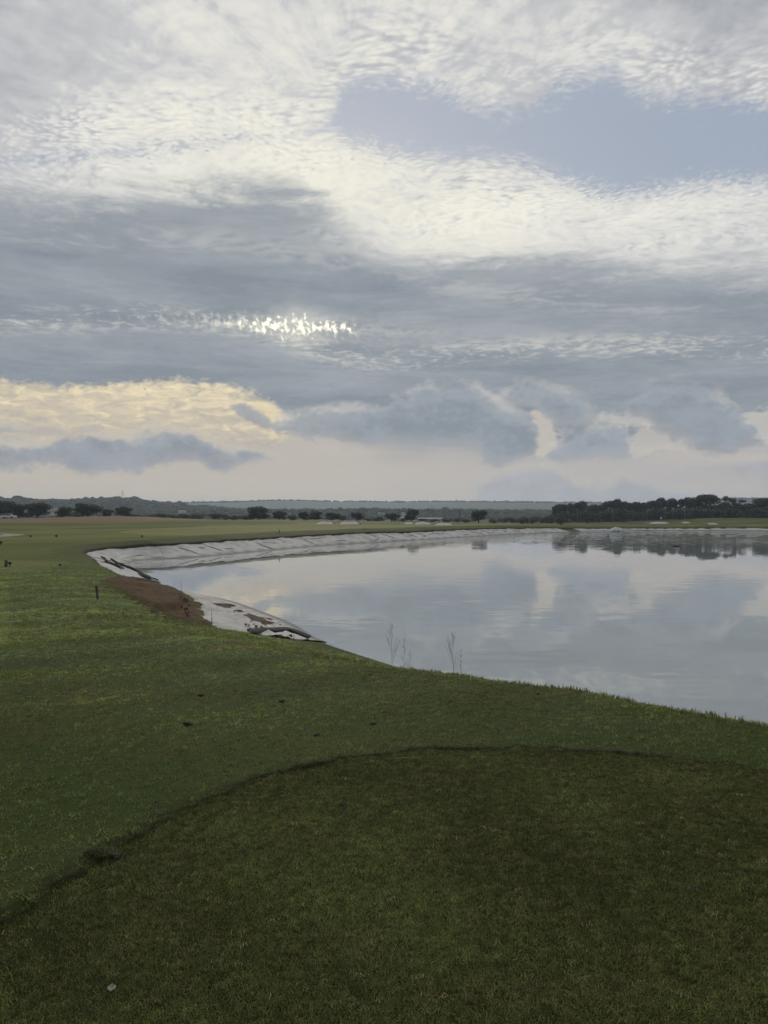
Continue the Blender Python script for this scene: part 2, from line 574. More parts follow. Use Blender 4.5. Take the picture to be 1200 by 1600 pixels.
def principled(out, color, rough=0.8, bump=None, bdist=0.02, bstr=1.0, **kw):
    p = _node('ShaderNodeBsdfPrincipled')
    _put(p.inputs['Base Color'], color)
    _put(p.inputs['Roughness'], rough)
    for k, v in kw.items(): _put(p.inputs[k.replace('_', ' ')], v)
    if bump is not None:
        b = _node('ShaderNodeBump')
        _put(b.inputs['Height'], bump)
        _put(b.inputs['Distance'], bdist)
        _put(b.inputs['Strength'], bstr)
        G.tree.links.new(b.outputs[0], p.inputs['Normal'])
    G.tree.links.new(p.outputs[0], out.inputs['Surface'])
    return p


def attr(name):
    n = _node('ShaderNodeAttribute')
    n.attribute_name = name
    return V(n.outputs['Fac'])


def wpos():
    return V(_node('ShaderNodeNewGeometry').outputs['Position'])


def opos():
    return V(_node('ShaderNodeTexCoord').outputs['Object'])


def orand():
    return V(_node('ShaderNodeObjectInfo').outputs['Random'])


def simple(name, c1, c2, scale=3.0, rough=0.8, bdist=0.01, detail=4, **kw):
    m, out = material(name)
    n = noise(opos(), scale, detail, 0.6)
    principled(out, mix(ss(n, 0.35, 0.65), c1, c2), rough, n, bdist, **kw)
    return m


# ================================================================== the ground
ZW = -2.9                                # water level
# waterline: x, y, bank width, width of the liner on the bank
WL = [(60, -14, 6, 3), (30, -3, 6.5, 3), (15.0, 3.8, 6.5, 3), (9.4, 8.8, 6.4, 3), (6.45, 13.6, 6.4, 3), (3.2, 18.3, 6.6, 1.2), (0.4, 23.0, 7.2, 1.4),
      (-2.4, 27.9, 8.2, 5.2), (-3.9, 32.0, 9.0, 4.3), (-5.9, 36.2, 9.2, 3.4), (-8.3, 40.7, 8.6, 2.4), (-11.4, 44.6, 7.2, 2.2), (-14.2, 49.8, 6.0, 2.6), (-16.6, 55, 5.0, 3.2),
      (-19.6, 62, 5.0, 3.2), (-22.4, 68, 5.5, 3.4), (-24.0, 73.5, 6.0, 3.6), (-23.2, 77.5, 6.5, 3.7), (-19.9, 81, 7, 3.7), (-15.4, 93.5, 7, 3.6), (-9.1, 110, 7, 3.5),
      (0, 125.5, 7, 3.6), (5.5, 134, 7, 3.6), (12, 145, 7, 3.6), (24.8, 167, 7, 3.4), (34, 179, 6.5, 3.2), (43, 189, 6, 2.8), (50, 199, 6, 2.4), (58, 206, 6, 2.2),
      (70, 211, 6, 2.2), (87.7, 212, 6, 2.4), (103, 209, 6, 2.6), (130, 200, 7, 2.6), (165, 160, 7, 2.6), (172, 90, 7, 2.6), (130, 20, 7, 2.6), (90, -12, 7, 2.6)]
WC = catmull(WL, 10, True)               # closed waterline, counter-clockwise seen so that land lies on the outside
WP = WC[:, :2]
WN = len(WP)
_seg = np.roll(WP, -1, 0) - WP
_area = 0.5 * np.sum(WP[:, 0] * np.roll(WP[:, 1], -1) - np.roll(WP[:, 0], -1) * WP[:, 1])
_len = np.linalg.norm(_seg, axis=1)
WS = np.concatenate([[0], np.cumsum(_len)])[:-1]     # arc length at each point
WTOT = WS[-1] + _len[-1]


def seg_dist(x, y, P, closed=True):
    """distance to a polyline, inside flag (closed) and nearest fractional index"""
    A = P if closed else P[:-1]
    B = np.roll(P, -1, 0) if closed else P[1:]
    if x.size * len(A) < 6e6 and x.ndim == 1:
        ax, ay = A[:, 0][None], A[:, 1][None]; bx_, by_ = B[:, 0][None], B[:, 1][None]
        X, Y = x[:, None], y[:, None]
        ex, ey = bx_ - ax, by_ - ay
        t = np.clip(((X - ax) * ex + (Y - ay) * ey) / (ex * ex + ey * ey + 1e-12), 0, 1)
        d = (X - ax - t * ex) ** 2 + (Y - ay - t * ey) ** 2
        i = d.argmin(1); k = np.arange(len(x))
        c = ((ay > Y) != (by_ > Y)) & (X < ex * (Y - ay) / np.where(ey == 0, 1e-12, ey) + ax)
        return np.sqrt(d[k, i]), (c.sum(1) % 2 == 1), i + t[k, i]
    best = np.full(x.shape, 1e18); idx = np.zeros(x.shape); ins = np.zeros(x.shape, bool)
    for i in range(len(A)):
        ax, ay = A[i]; bx_, by_ = B[i]
        ex, ey = bx_ - ax, by_ - ay
        L = ex * ex + ey * ey + 1e-12
        t = np.clip(((x - ax) * ex + (y - ay) * ey) / L, 0, 1)
        d = (x - ax - t * ex) ** 2 + (y - ay - t * ey) ** 2
        m = d < best
        best = np.where(m, d, best)
        idx = np.where(m, i + t, idx)
        if closed and (ay != by_):
            c = ((ay > y) != (by_ > y)) & (x < (bx_ - ax) * (y - ay) / (by_ - ay) + ax)
            ins ^= c
    return np.sqrt(best), ins, idx


def poly_sd(x, y, P):
    d, i, _ = seg_dist(x, y, np.asarray(P, float))
    return np.where(i, d, -d)            # positive inside


def at(px, py, z):
    """where the sight line through a photo pixel meets height z"""
    t = (EYE - z) * FPX / (py - HY)
    return ((px - HX) / FPX * t, t)


# heights of the land (thin plate through spot heights, tee = 0)
SPOT = [(0, 0, 0), (-3, 3, 0), (3, 3, 0), (0, 5.4, 0), (-2, -4, 0), (3, -4, 0), (0, -14, 0), (-12, -12, 0), (12, -12, 0), (-30, -20, -.3), (40, -25, -.3), (0, -60, 0), (-70, -40, -.5), (90, -50, -.5),
        (3.3, 6.4, -.08), (.9, 10.5, -.48), (-1.4, 15.3, -.92), (-5.3, 21.5, -1.38), (-4.1, 8.3, -.35), (-7.8, 15.6, -.9), (-12, 22, -1.3), (-11, 29.8, -1.65), (-15.6, 31.4, -1.6),
        (-14, 40.3, -1.72), (-20, 44, -1.7), (-26, 54, -1.74), (-22, 54, -1.75), (-30, 62, -1.75), (-21, 50, -1.75), (-27, 72, -1.65), (-36, 72, -1.72), (-45, 60, -1.6), (-60, 40, -1.2), (-25, 90, -1.15), (-40, 90, -1.5),
        (-52, 106, -1.6), (-31, 110, -1.22), (-20, 110, -1.0), (-12, 118, -.95), (-3, 135, -.95), (-43, 150, -.8), (-15, 150, -.55), (-63, 169, -.9), (-90, 150, -1.2), (-74, 200, 1.05), (-98, 205, .35), (-60, 197, .9), (-50, 200, .1), (-125, 210, .2),
        (-30, 178, .35), (-26, 172, .3), (-10, 185, -.3), (-6.6, 205, -.3), (5, 160, -.9), (16, 165, -1.0), (10, 195, -.8), (25, 200, -.85), (36, 200, -1.2), (45, 215, -1.5), (46, 204, -1.5), (60, 230, -1.4), (75, 225, -1.7), (90, 222, -1.5), (108, 224, -1.3),
        (75, 262, -.9), (105, 240, .2), (118, 236, .1), (130, 250, 0), (150, 240, -.2), (200, 150, -.8), (200, 60, -.5), (0, 260, -1.0), (-60, 260, -.6), (-120, 260, -.3), (60, 285, -1.2), (140, 290, -.6), (-160, 120, -.8), (-200, 250, 0), (230, 250, -.5)]
_S = np.array(SPOT, float)


def _phi(r2): return 0.5 * r2 * np.log(r2 + 1e-9)


def _tps():
    n = len(_S)
    r2 = ((_S[:, None, :2] - _S[None, :, :2]) ** 2).sum(-1)
    A = np.zeros((n + 3, n + 3))
    A[:n, :n] = _phi(r2) + np.eye(n) * 1.5
    A[:n, n] = 1; A[:n, n + 1:] = _S[:, :2]
    A[n, :n] = 1; A[n + 1:, :n] = _S[:, :2].T
    return np.linalg.solve(A, np.concatenate([_S[:, 2], [0, 0, 0]]))


_T = _tps()


def land(x, y):
    h = _T[-3] + _T[-2] * x + _T[-1] * y
    for k in range(len(_S)):
        h = h + _T[k] * _phi((x - _S[k, 0]) ** 2 + (y - _S[k, 1]) ** 2)
    r = np.hypot(x, y)
    far = -3.0 + sstep(600, 2600, r) * 9 + 1.2 * fbm(x / 130, y / 130, 3, 41) * 2
    return h * (1 - sstep(265, 330, r)) + far * sstep(265, 330, r)


TEE = catmull([(-1.54, 3.1), (-1.35, 3.71), (-1.09, 4.41), (-.616, 4.96), (0, 5.32), (.55, 5.45), (1.13, 5.47), (1.75, 5.29), (2.47, 4.98), (3.25, 4.3), (4.0, 3.0), (4.3, 0), (4.2, -6), (-2.2, -6), (-1.95, 0), (-1.75, 2.0)], 5, True)
DIRT = catmull([(-14.4, 40.0), (-15.4, 46.5), (-14.0, 48.0), (-12.0, 44.0), (-10.2, 40.3), (-7.9, 32.5), (-5.8, 23.9), (-7.2, 25.6), (-8.6, 28.3), (-11.7, 34.6)], 6, True)
GREEN = catmull([at(185, 828.5, -1.0), at(240, 835, -1.1), at(330, 836, -1.0), at(460, 833, -.9), at(560, 826.5, -.95), at(660, 823, -.95), at(700, 820, -.9), at(600, 819.5, -.6), at(520, 817.5, -.3), at(400, 818.5, -.3), at(335, 819, -.35), at(300, 822, -.6), at(230, 824, -.8)], 6, True)
GREEN2 = catmull([at(690, 823, -1.1), at(770, 825.5, -1.2), at(830, 823, -1.3), at(845, 821.5, -1.3), at(780, 819.3, -1.1), at(710, 820.5, -1.0)], 5, True)
TEE2 = catmull([at(-60, 889, -1.74), at(20, 893, -1.74), at(90, 886, -1.74), at(105, 881, -1.74), at(60, 875, -1.74), at(-60, 874, -1.74)], 5, True)
GREEN3 = catmull([at(1040, 822, -1.6), at(1130, 820.5, -1.4), at(1180, 821, -1.3), at(1190, 817, -.9), at(1120, 816, -.7), at(1050, 818.5, -1.2)], 5, True)
BROWN = catmull([(-140, 184), (-100, 176), (-78, 174), (-58, 180), (-48, 192), (-58, 203), (-80, 207), (-140, 212)], 6, True)
PATH = catmull([at(-120, 842, -1.55), at(-20, 838.5, -1.5), at(20, 836, -1.45), at(38, 834, -1.4), at(20, 832, -1.35), at(0, 831.5, -1.35), at(8, 833.5, -1.4), at(-10, 835.5, -1.45), at(-120, 836, -1.5)], 5, True)


def ground(x, y, masks=False, bare=True):
    x, y = np.asarray(x, float), np.asarray(y, float)
    H = land(x, y)
    r = np.hypot(x, y)
    d, ins, idx = seg_dist(x, y, WP)
    i0 = idx.astype(int) % WN; i1 = (i0 + 1) % WN; f = idx - np.floor(idx)
    w = WC[i0, 2] * (1 - f) + WC[i1, 2] * f
    lt = WC[i0, 3] * (1 - f) + WC[i1, 3] * f
    d = np.where(ins, -d, d)
    wob = fbm(x / 1.6, y / 1.6, 3, 5) * 0.5
    t = (d + wob * sstep(0.4, 2, d)) / w
    k = 0.16
    a, b = t * 1.06, np.ones_like(t)
    hh = np.clip(0.5 + 0.5 * (b - a) / k, 0, 1)
    prof = b * (1 - hh) + a * hh - k * hh * (1 - hh)
    z = ZW + (H - ZW) * np.clip(prof, 0, 1)
    lip = sstep(lt + .02, lt + .26, d + wob * .25) * (1 - sstep(lt + .5, w + 2.5, d))
    z = z + 0.28 * lip * sstep(12, 30, r)
    z = np.where(d < 0, ZW + np.maximum(0.33 * d, -2.5), z)
    land_m = sstep(0.2, 1.5, d)
    # uneven turf
    z = z + land_m * (fbm(x / 3.1, y / 3.1, 3, 11) * 0.10 * sstep(6, 14, r) + fbm(x / .45, y / .45, 3, 12) * 0.022 + fbm(x / 14, y / 14, 2, 13) * 0.25 * sstep(15, 60, r))
    dt = poly_sd(x, y, TEE)
    edge = fbm(x / .25, y / .25, 3, 21) * 0.16
    tee = sstep(-.05, .05, dt + edge)
    z = z + (1 - tee) * 0.016 * np.exp(-np.clip(-dt - .05, 0, 9) / 0.5) * sstep(0, 1, land_m)
    z = np.where(r < 9, z * (1 - tee) + (fbm(x / .3, y / .3, 3, 22) * .008) * tee, z)
    dd = poly_sd(x, y, DIRT)
    dn_ = fbm(x / .7, y / .7, 4, 31)
    dirt = sstep(-.35, .25, dd + dn_ * 1.0)
    z = z + dirt * (0.16 + dn_ * .22) * (1.0 if bare else -.6)
    if not masks: return z
    gd = np.maximum(np.maximum(poly_sd(x, y, GREEN), poly_sd(x, y, GREEN2)), poly_sd(x, y, GREEN3))
    soil_shade = np.exp(-((d - lt - .20) / .27) ** 2) * sstep(18, 26, r) * (1 - dirt)  # dark band at the liner's top: earth edge plus painted turf-lip shade
    return dict(z=z, d=d, tee=tee, dirt=dirt, green=sstep(-.5, .5, gd + fbm(x / 2, y / 2, 2, 33) * 1.5), soil_shade=soil_shade,
                brown=sstep(-4, 3, poly_sd(x, y, BROWN) + fbm(x / 9, y / 9, 4, 34) * 14), path=sstep(-.25, .25, poly_sd(x, y, PATH)),
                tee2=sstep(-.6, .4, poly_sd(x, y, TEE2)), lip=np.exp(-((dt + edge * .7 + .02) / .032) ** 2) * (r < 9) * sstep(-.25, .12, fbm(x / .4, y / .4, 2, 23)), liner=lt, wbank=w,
                far=sstep(235, 300, r))


rad = np.concatenate([np.geomspace(0.9, 45, 250, endpoint=False), np.arange(45, 225, 0.42), np.geomspace(225, 330, 80, endpoint=False), np.geomspace(330, 12000, 46)])
ang = np.concatenate([np.linspace(-34, 34, 600), np.linspace(34, 326, 110)[1:-1]])
ang = np.radians(ang)
AA, RR = np.meshgrid(ang, rad)
GX, GY = np.sin(AA) * RR, np.cos(AA) * RR
M = ground(GX.ravel(), GY.ravel(), True)
nr, nc = len(rad), len(ang)
GV = np.stack([GX.ravel(), GY.ravel(), M['z']], 1)
ii = (np.arange(nr - 1)[:, None] * nc + np.arange(nc)[None, :])
jj = (np.arange(nr - 1)[:, None] * nc + (np.arange(nc)[None, :] + 1) % nc)
GF = np.stack([ii, jj, jj + nc, ii + nc], -1).reshape(-1, 4)
# inner cap under the camera
GV = np.vstack([GV, [[0, 0, 0.0]]])
for k in list(M): M[k] = np.append(M[k], M[k][0])
capf = np.array([[len(GV) - 1, (c + 1) % nc, c, c] for c in range(nc)])

# vertex normals of the whole sheet, so that its pieces meet without a seam
p = GV
fn = np.cross(p[GF[:, 2]] - p[GF[:, 0]], p[GF[:, 3]] - p[GF[:, 1]])
VN = np.zeros_like(GV)
for k in range(4): np.add.at(VN, GF[:, k], fn)
VN[-1] = (0, 0, 1)
sgn = np.sign(VN[:, 2]); sgn[sgn == 0] = 1
flip = np.median(fn[:, 2]) < 0
VN = VN / (np.linalg.norm(VN, axis=1, keepdims=True) + 1e-12)
if flip:
    VN = -VN
    GF = GF[:, ::-1]

# turf material: colour of each kind of grass, dew, dry patches, earth, turf-lip shade
turf, out = material('turf')
P = wpos()
ppx, ppy, ppz = sep(P)
n1 = noise(xyz(ppx, ppy, 0.0), 0.35, 5, 0.6, 0.4)
n2 = noise(xyz(ppx, ppy, 0.0), 2.4, 5, 0.62)
n3 = noise(xyz(ppx, ppy, ppz), 22.0, 4, 0.7)
n4 = noise(xyz(ppx * 0.6, ppy, ppz), 120.0, 3, 0.7)
n5 = noise(xyz(ppx * 0.45, ppy * 1.6, 3.0), 0.06, 5, 0.6, 0.3)
rough_c = mix(ss(n1, 0.36, 0.64), (0.066, 0.100, 0.024), (0.096, 0.118, 0.030))
rough_c = mix(ss(n2, 0.52, 0.72) * 0.55, rough_c, (0.120, 0.100, 0.048))
rough_c = mix(ss(noise(xyz(ppx, ppy, 9.0), 0.5, 4, 0.6), 0.50, 0.66) * 0.55, rough_c, (0.078, 0.104, 0.060))
fair_c = mix(ss(n5, 0.4, 0.62), (0.078, 0.098, 0.022), (0.140, 0.142, 0.040))
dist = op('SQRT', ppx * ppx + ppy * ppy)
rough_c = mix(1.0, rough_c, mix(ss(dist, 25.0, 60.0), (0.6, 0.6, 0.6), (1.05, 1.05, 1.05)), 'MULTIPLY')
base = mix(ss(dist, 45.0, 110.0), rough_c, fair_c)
base = mix(attr('green'), base, mix(ss(n5, 0.4, 0.6), (0.140, 0.150, 0.048), (0.175, 0.176, 0.062)))
base = mix(attr('tee2') * 0.7, base, (0.150, 0.160, 0.060))
tee_c = mix(ss(n2, 0.38, 0.66), (0.030, 0.036, 0.011), (0.044, 0.043, 0.016))
base = mix(attr('tee'), base, tee_c)
bank = ss(attr('d'), attr('wbank') * 1.25, attr('wbank') * 0.8) * ss(dist, 40.0, 75.0)
base = mix(bank * 0.75, base, (0.060, 0.060, 0.028))
base = mix(attr('brown') * 0.95, base, mix(ss(n2, 0.4, 0.6), (0.150, 0.090, 0.058), (0.21, 0.16, 0.105)))
base = mix(attr('far'), base, (0.050, 0.060, 0.032))
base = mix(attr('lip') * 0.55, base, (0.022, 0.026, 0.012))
blade = mix(n4, (0.55, 0.55, 0.5), (1.45, 1.45, 1.35))
base = mix(1.0, base, blade, 'MULTIPLY')
base = mix(1.0, base, mix(n3, (0.72, 0.72, 0.72), (1.28, 1.28, 1.25)), 'MULTIPLY')
dirt_c = mix(ss(n2 * 0.5 + n3 * 0.5, 0.4, 0.62), (0.052, 0.029, 0.014), (0.112, 0.066, 0.034))
base = mix(attr('dirt'), base, dirt_c)
base = mix(attr('soil_shade'), base, (0.022, 0.019, 0.013))  # shade under the overhanging turf put into the colour, with the earth edge
base = mix(ss(attr('d'), 0.25, -0.2), base, (0.20, 0.20, 0.185))
base = mix(attr('path'), base, mix(n2, (0.26, 0.25, 0.23), (0.34, 0.33, 0.31)))
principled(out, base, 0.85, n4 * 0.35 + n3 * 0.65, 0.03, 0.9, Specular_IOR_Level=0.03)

fc = GF
# piece labels per face: front tee, far tee, greens, bare bank, brown rough, path, the rest
fm = lambda k: M[k][fc].mean(1)
lab = np.zeros(len(fc), int)
lab[fm('brown') > .5] = 6
lab[fm('green') > .5] = 3
lab[fm('tee2') > .5] = 2
lab[fm('path') > .5] = 5
lab[fm('dirt') > .5] = 4
lab[fm('tee') > .5] = 1
KEEP = ('tee', 'dirt', 'green', 'soil_shade', 'brown', 'path', 'tee2', 'lip', 'd', 'wbank', 'far')


def piece(name, sel, extra=None):
    faces = fc[sel]
    used = np.unique(faces)
    if extra is not None: used = np.unique(np.concatenate([used, extra.ravel()]))
    re = np.full(len(GV), -1); re[used] = np.arange(len(used))
    me = new_mesh(name, GV[used], re[faces], [turf], True, {k: M[k][used] for k in KEEP}, normals=VN[used])
    o = structure(name, me)
    return o


piece('ground', lab == 0)
piece('tee_ground', lab == 1)
piece('far_tee_ground', lab == 2)
piece('putting_green', lab == 3)
piece('bare_earth_bank', lab == 4)
piece('cart_path', lab == 5)
piece('dry_grass_mound', lab == 6)
cm = new_mesh('tee_ground_under', np.vstack([GV[:nc], GV[-1:]]), [(nc, (c + 1) % nc, c) for c in range(nc)], [turf], True,
              {k: np.append(M[k][:nc], M[k][-1]) for k in KEEP})
structure('tee_ground', cm)

# ------------------------------------------------------------------ water
nrm = np.stack([(np.roll(WP, -1, 0) - np.roll(WP, 1, 0))[:, 1], -(np.roll(WP, -1, 0) - np.roll(WP, 1, 0))[:, 0]], 1)
nrm /= np.linalg.norm(nrm, axis=1, keepdims=True)
_t, _in, _ = seg_dist(*(WP[:1] + nrm[:1] * .3).T, WP)
LANDN = nrm if not _in[0] else -nrm      # points from the water to the land
WO = WP + LANDN * 0.9
water, out = material('water')
P = wpos()
wx, wy, wz = sep(P)
calm = ss(noise(xyz(wx * 0.03, wy * 0.012, 0.0), 1.0, 4, 0.6, 0.6), 0.40, 0.62)
wd = op('SQRT', wx * wx + wy * wy)
wc = noise(xyz(wx * 0.55, wy * 2.0, 0.0), 1.0, 5, 0.6, color=True)
wcx, wcy, wcz = sep(wc)
gust = ss(noise(xyz(wx * 0.10, wy * 0.05, 4.0), 1.0, 4, 0.65, 0.5), 0.48, 0.66)
amp = calm * 0.030 + gust * 0.10 * ss(wd, 80.0, 25.0) + ss(wd, 90.0, 190.0) * 0.28 + 0.010
wn_ = _node('ShaderNodeVectorMath'); wn_.operation = 'NORMALIZE'
_put(wn_.inputs[0], xyz((wcx - 0.5) * amp * 0.7, (wcy - 0.5) * amp, 1.0))
pr = principled(out, (0.31, 0.34, 0.34), 0.008, IOR=2.0, Specular_IOR_Level=0.5)
G.tree.links.new(wn_.outputs[0], pr.inputs['Normal'])
wme = new_mesh('water', np.column_stack([WO, np.full(len(WO), ZW)]), [tuple(range(len(WO)))], [water], False)
bm = bmesh.new(); bm.from_mesh(wme); bmesh.ops.triangulate(bm, faces=bm.faces); bmesh.ops.recalc_face_normals(bm, faces=bm.faces)
if sum(f.normal.z for f in bm.faces) < 0: bmesh.ops.reverse_faces(bm, faces=bm.faces)
bm.to_mesh(wme); bm.free()
structure('lake_water', wme)

# ================================================================== far land
def hill_mesh(name, px_top, dist, depth, mat, ntree, tsize, seed, sub, crest_share=0.45):
    """a ridge whose crest is seen at the given pixels, covered with tree crowns"""
    pts = np.array(px_top, float)
    pxs = np.linspace(pts[0, 0], pts[-1, 0], 160)
    tops = np.interp(pxs, pts[:, 0], pts[:, 1])
    a = np.arctan((pxs - HX) / FPX)
    crest = EYE + (HY - tops) / FPX * dist * np.cos(a) - tsize * 0.9
    rows = np.array([-1.0, -.75, -.5, -.3, -.15, -.05, 0, .08, .3, 1.0])
    prof = np.array([0, .18, .42, .66, .86, .97, 1, .97, .7, 0])
    V_, F_ = [], []
    gz = land(np.sin(a) * dist, np.cos(a) * dist)
    for i, (r_, q) in enumerate(zip(rows, prof)):
        rr = dist + r_ * depth
        n = fbm(a * dist / 160 + seed, np.full_like(a, r_ * depth / 160), 3, seed) * tsize * 3 * q * (1 - abs(r_))
        z = (gz - 3) * (1 - q) + crest * q + n * (0.6 if r_ else 0.25)
        V_.append(np.stack([np.sin(a) * rr, np.cos(a) * rr, z], 1))
    nn = len(pxs)
    for i in range(len(rows) - 1):
        for j in range(nn - 1):
            F_.append((i * nn + j, i * nn + j + 1, (i + 1) * nn + j + 1, (i + 1) * nn + j))
    Vv = np.concatenate(V_)
    o = structure(name, new_mesh(name, Vv, np.array(F_), [mat]))
    # crowns
    r0 = np.random.default_rng(seed)
    ico = bmesh.new(); bmesh.ops.create_icosphere(ico, subdivisions=sub, radius=1)
    iv = np.array([v.co[:] for v in ico.verts]); iff = np.array([[v.index for v in f.verts] for f in ico.faces]); ico.free()
    ta = r0.uniform(a[0], a[-1], ntree)
    tr = np.where(r0.random(ntree) < crest_share, r0.normal(0, 0.03, ntree), -r0.random(ntree) ** 0.9)
    tr = np.clip(tr, -0.98, .1)
    grid = np.stack([v[:, 2] for v in V_])
    fi = np.interp(tr, rows, np.arange(len(rows)))
    fj = np.interp(ta, a, np.arange(nn))
    i0 = np.clip(fi.astype(int), 0, len(rows) - 2); j0 = np.clip(fj.astype(int), 0, nn - 2)
    u, v = fi - i0, fj - j0
    tz = (grid[i0, j0] * (1 - u) + grid[i0 + 1, j0] * u) * (1 - v) + (grid[i0, j0 + 1] * (1 - u) + grid[i0 + 1, j0 + 1] * u) * v
    rr = dist + tr * depth
    s = tsize * r0.uniform(0.55, 1.15, ntree)
    s[r0.random(ntree) < 0.04] *= 1.35
    jit = 1 + r0.uniform(-.14, .14, (ntree, len(iv), 1))
    sq = np.stack([r0.uniform(.9, 1.6, ntree), r0.uniform(.9, 1.6, ntree), r0.uniform(.75, 1.1, ntree)], 1)
    vv = iv[None] * jit * sq[:, None, :] * s[:, None, None]
    vv += np.stack([np.sin(ta) * rr, np.cos(ta) * rr, tz + s * 0.35], 1)[:, None, :]
    ff = iff[None] + (np.arange(ntree) * len(iv))[:, None, None]
    w = obj('woodland', new_mesh('woodland', vv.reshape(-1, 3), ff.reshape(-1, 3), [mat], True))
    w['kind'] = 'stuff'
    return o, w


m_wood, out = material('far_woodland')
n = noise(wpos(), 0.02, 4, 0.6)
principled(out, mix(ss(n, 0.35, 0.65), (0.030, 0.042, 0.022), (0.042, 0.054, 0.028)), 0.9, Specular_IOR_Level=0.1)

_, w = hill_mesh('far_hill', [(-500, 779), (-200, 782), (0, 784), (200, 785), (300, 785), (380, 783), (450, 781), (520, 782), (600, 783), (700, 782.5), (800, 783), (900, 784), (1010, 786), (1100, 781), (1160, 778), (1250, 779), (1400, 783), (1800, 786)],
              2200, 750, m_wood, 1700, 3.4, 51, 2, 0.99)
w['label'] = 'hazy blue-grey woodland along the far ridge'
_, w = hill_mesh('near_ridge', [(-500, 786), (-250, 779), (-60, 777), (0, 778), (60, 781), (100, 782), (150, 778.5), (200, 779), (225, 783), (262, 787), (300, 790), (360, 794), (420, 798)],
              1150, 380, m_wood, 2100, 4.3, 52, 2)
w['label'] = 'dim green woodland covering the ridge behind the left trees'
_, w = hill_mesh('wooded_rise', [(180, 797), (260, 797.5), (340, 797), (420, 799), (500, 798), (580, 797), (680, 797), (760, 798), (860, 799), (960, 799), (1100, 800), (1500, 799)],
              900, 260, m_wood, 1700, 3.6, 53, 2)
w['label'] = 'dark belt of woodland on the plain below the far ridge'

# ------------------------------------------------------------------ trees
m_leaf, out = material('foliage')
geo = _node('ShaderNodeNewGeometry')
rr_ = orand()
n = noise(opos(), 1.1, 3, 0.6)
lc = mix(ss(n, 0.35, 0.65), (0.022, 0.034, 0.018), (0.046, 0.062, 0.030))
lc = mix(rr_ * 0.5, lc, (0.040, 0.046, 0.028))
p_ = principled(out, lc, 0.6, Specular_IOR_Level=0.25)
m_dry, out = material('bare_foliage')
n = noise(opos(), 1.1, 3, 0.6)
principled(out, mix(n, (0.060, 0.050, 0.042), (0.085, 0.070, 0.058)), 0.8, Specular_IOR_Level=0.1)
m_bark = simple('bark', (0.055, 0.045, 0.035), (0.10, 0.085, 0.07), 8, 0.9, 0.02)


def crown_mesh(name, lobes, n, leaf, seed, mat=None, fill=0.55):
    """leaf-sized faces spread through a set of ellipsoid lobes"""
    r0 = np.random.default_rng(seed)
    vol = np.array([l[3] * l[4] * l[5] for l in lobes]) ** 0.7
    k = r0.choice(len(lobes), n, p=vol / vol.sum())
    L = np.array(lobes)[k]
    d = r0.normal(size=(n, 3)); d /= np.linalg.norm(d, axis=1, keepdims=True)
    rad_ = fill + (1.06 - fill) * r0.random(n) ** 0.6
    # clumps: push leaves towards a coarse direction lattice so that gaps open between
    cl = np.sin(d[:, 0] * 5 + k * 1.7) * np.sin(d[:, 1] * 5 + k * 2.3) * np.sin(d[:, 2] * 6 + k)
    rad_ *= 1 + 0.16 * cl
    c = L[:, :3] + d * rad_[:, None] * L[:, 3:6]
    nrm_ = d + r0.normal(size=(n, 3)) * 0.7
    nrm_ /= np.linalg.norm(nrm_, axis=1, keepdims=True)
    t = np.cross(nrm_, r0.normal(size=(n, 3))); t /= np.linalg.norm(t, axis=1, keepdims=True)
    b = np.cross(nrm_, t)
    s = leaf * r0.uniform(.6, 1.3, (n, 1))
    q = np.stack([c - t * s, c - b * s * .55, c + t * s, c + b * s * .55], 1)
    f = np.arange(n * 4).reshape(n, 4)
    return new_mesh(name, q.reshape(-1, 3), f, [mat or m_leaf], False)


def limb_mesh(name, segs):
    mb = MB()
    for pts, r_ in segs: mb.tube(pts, r_, 6)
    return mb.mesh(name, m_bark, True)


def round_lobes(seed, n=9, flat=0.8):
    r0 = random.Random(seed)
    out_ = [(0, 0, .55, .36, .36, .36)]
    for i in range(n):
        a = i * 2.4 + r0.uniform(-.4, .4); h = r0.uniform(.22, .82)
        rr2 = .30 * math.sqrt(max(.15, 1 - ((h - .5) / .5) ** 2)) + .03
        s = r0.uniform(.14, .22)
        out_.append((math.cos(a) * rr2, math.sin(a) * rr2, h, s * 1.1, s * 1.1, s * flat))
    return out_


def pine_lobes(seed):
    r0 = random.Random(seed)
    out_ = []
    for i in range(10):
        a = i * 2.4 + r0.uniform(-.5, .5); q = math.sqrt(r0.random()) * .34
        s = r0.uniform(.12, .2)
        out_.append((math.cos(a) * q, math.sin(a) * q, .84 - q * .35 + r0.uniform(-.05, .03), s * 1.25, s * 1.25, s * .72))
    for i in range(5):
        a = r0.random() * 6.3; q = r0.uniform(.15, .36); s = r0.uniform(.09, .15)
        out_.append((math.cos(a) * q, math.sin(a) * q, r0.uniform(.45, .72), s * 1.2, s * 1.2, s * .6))
    return out_


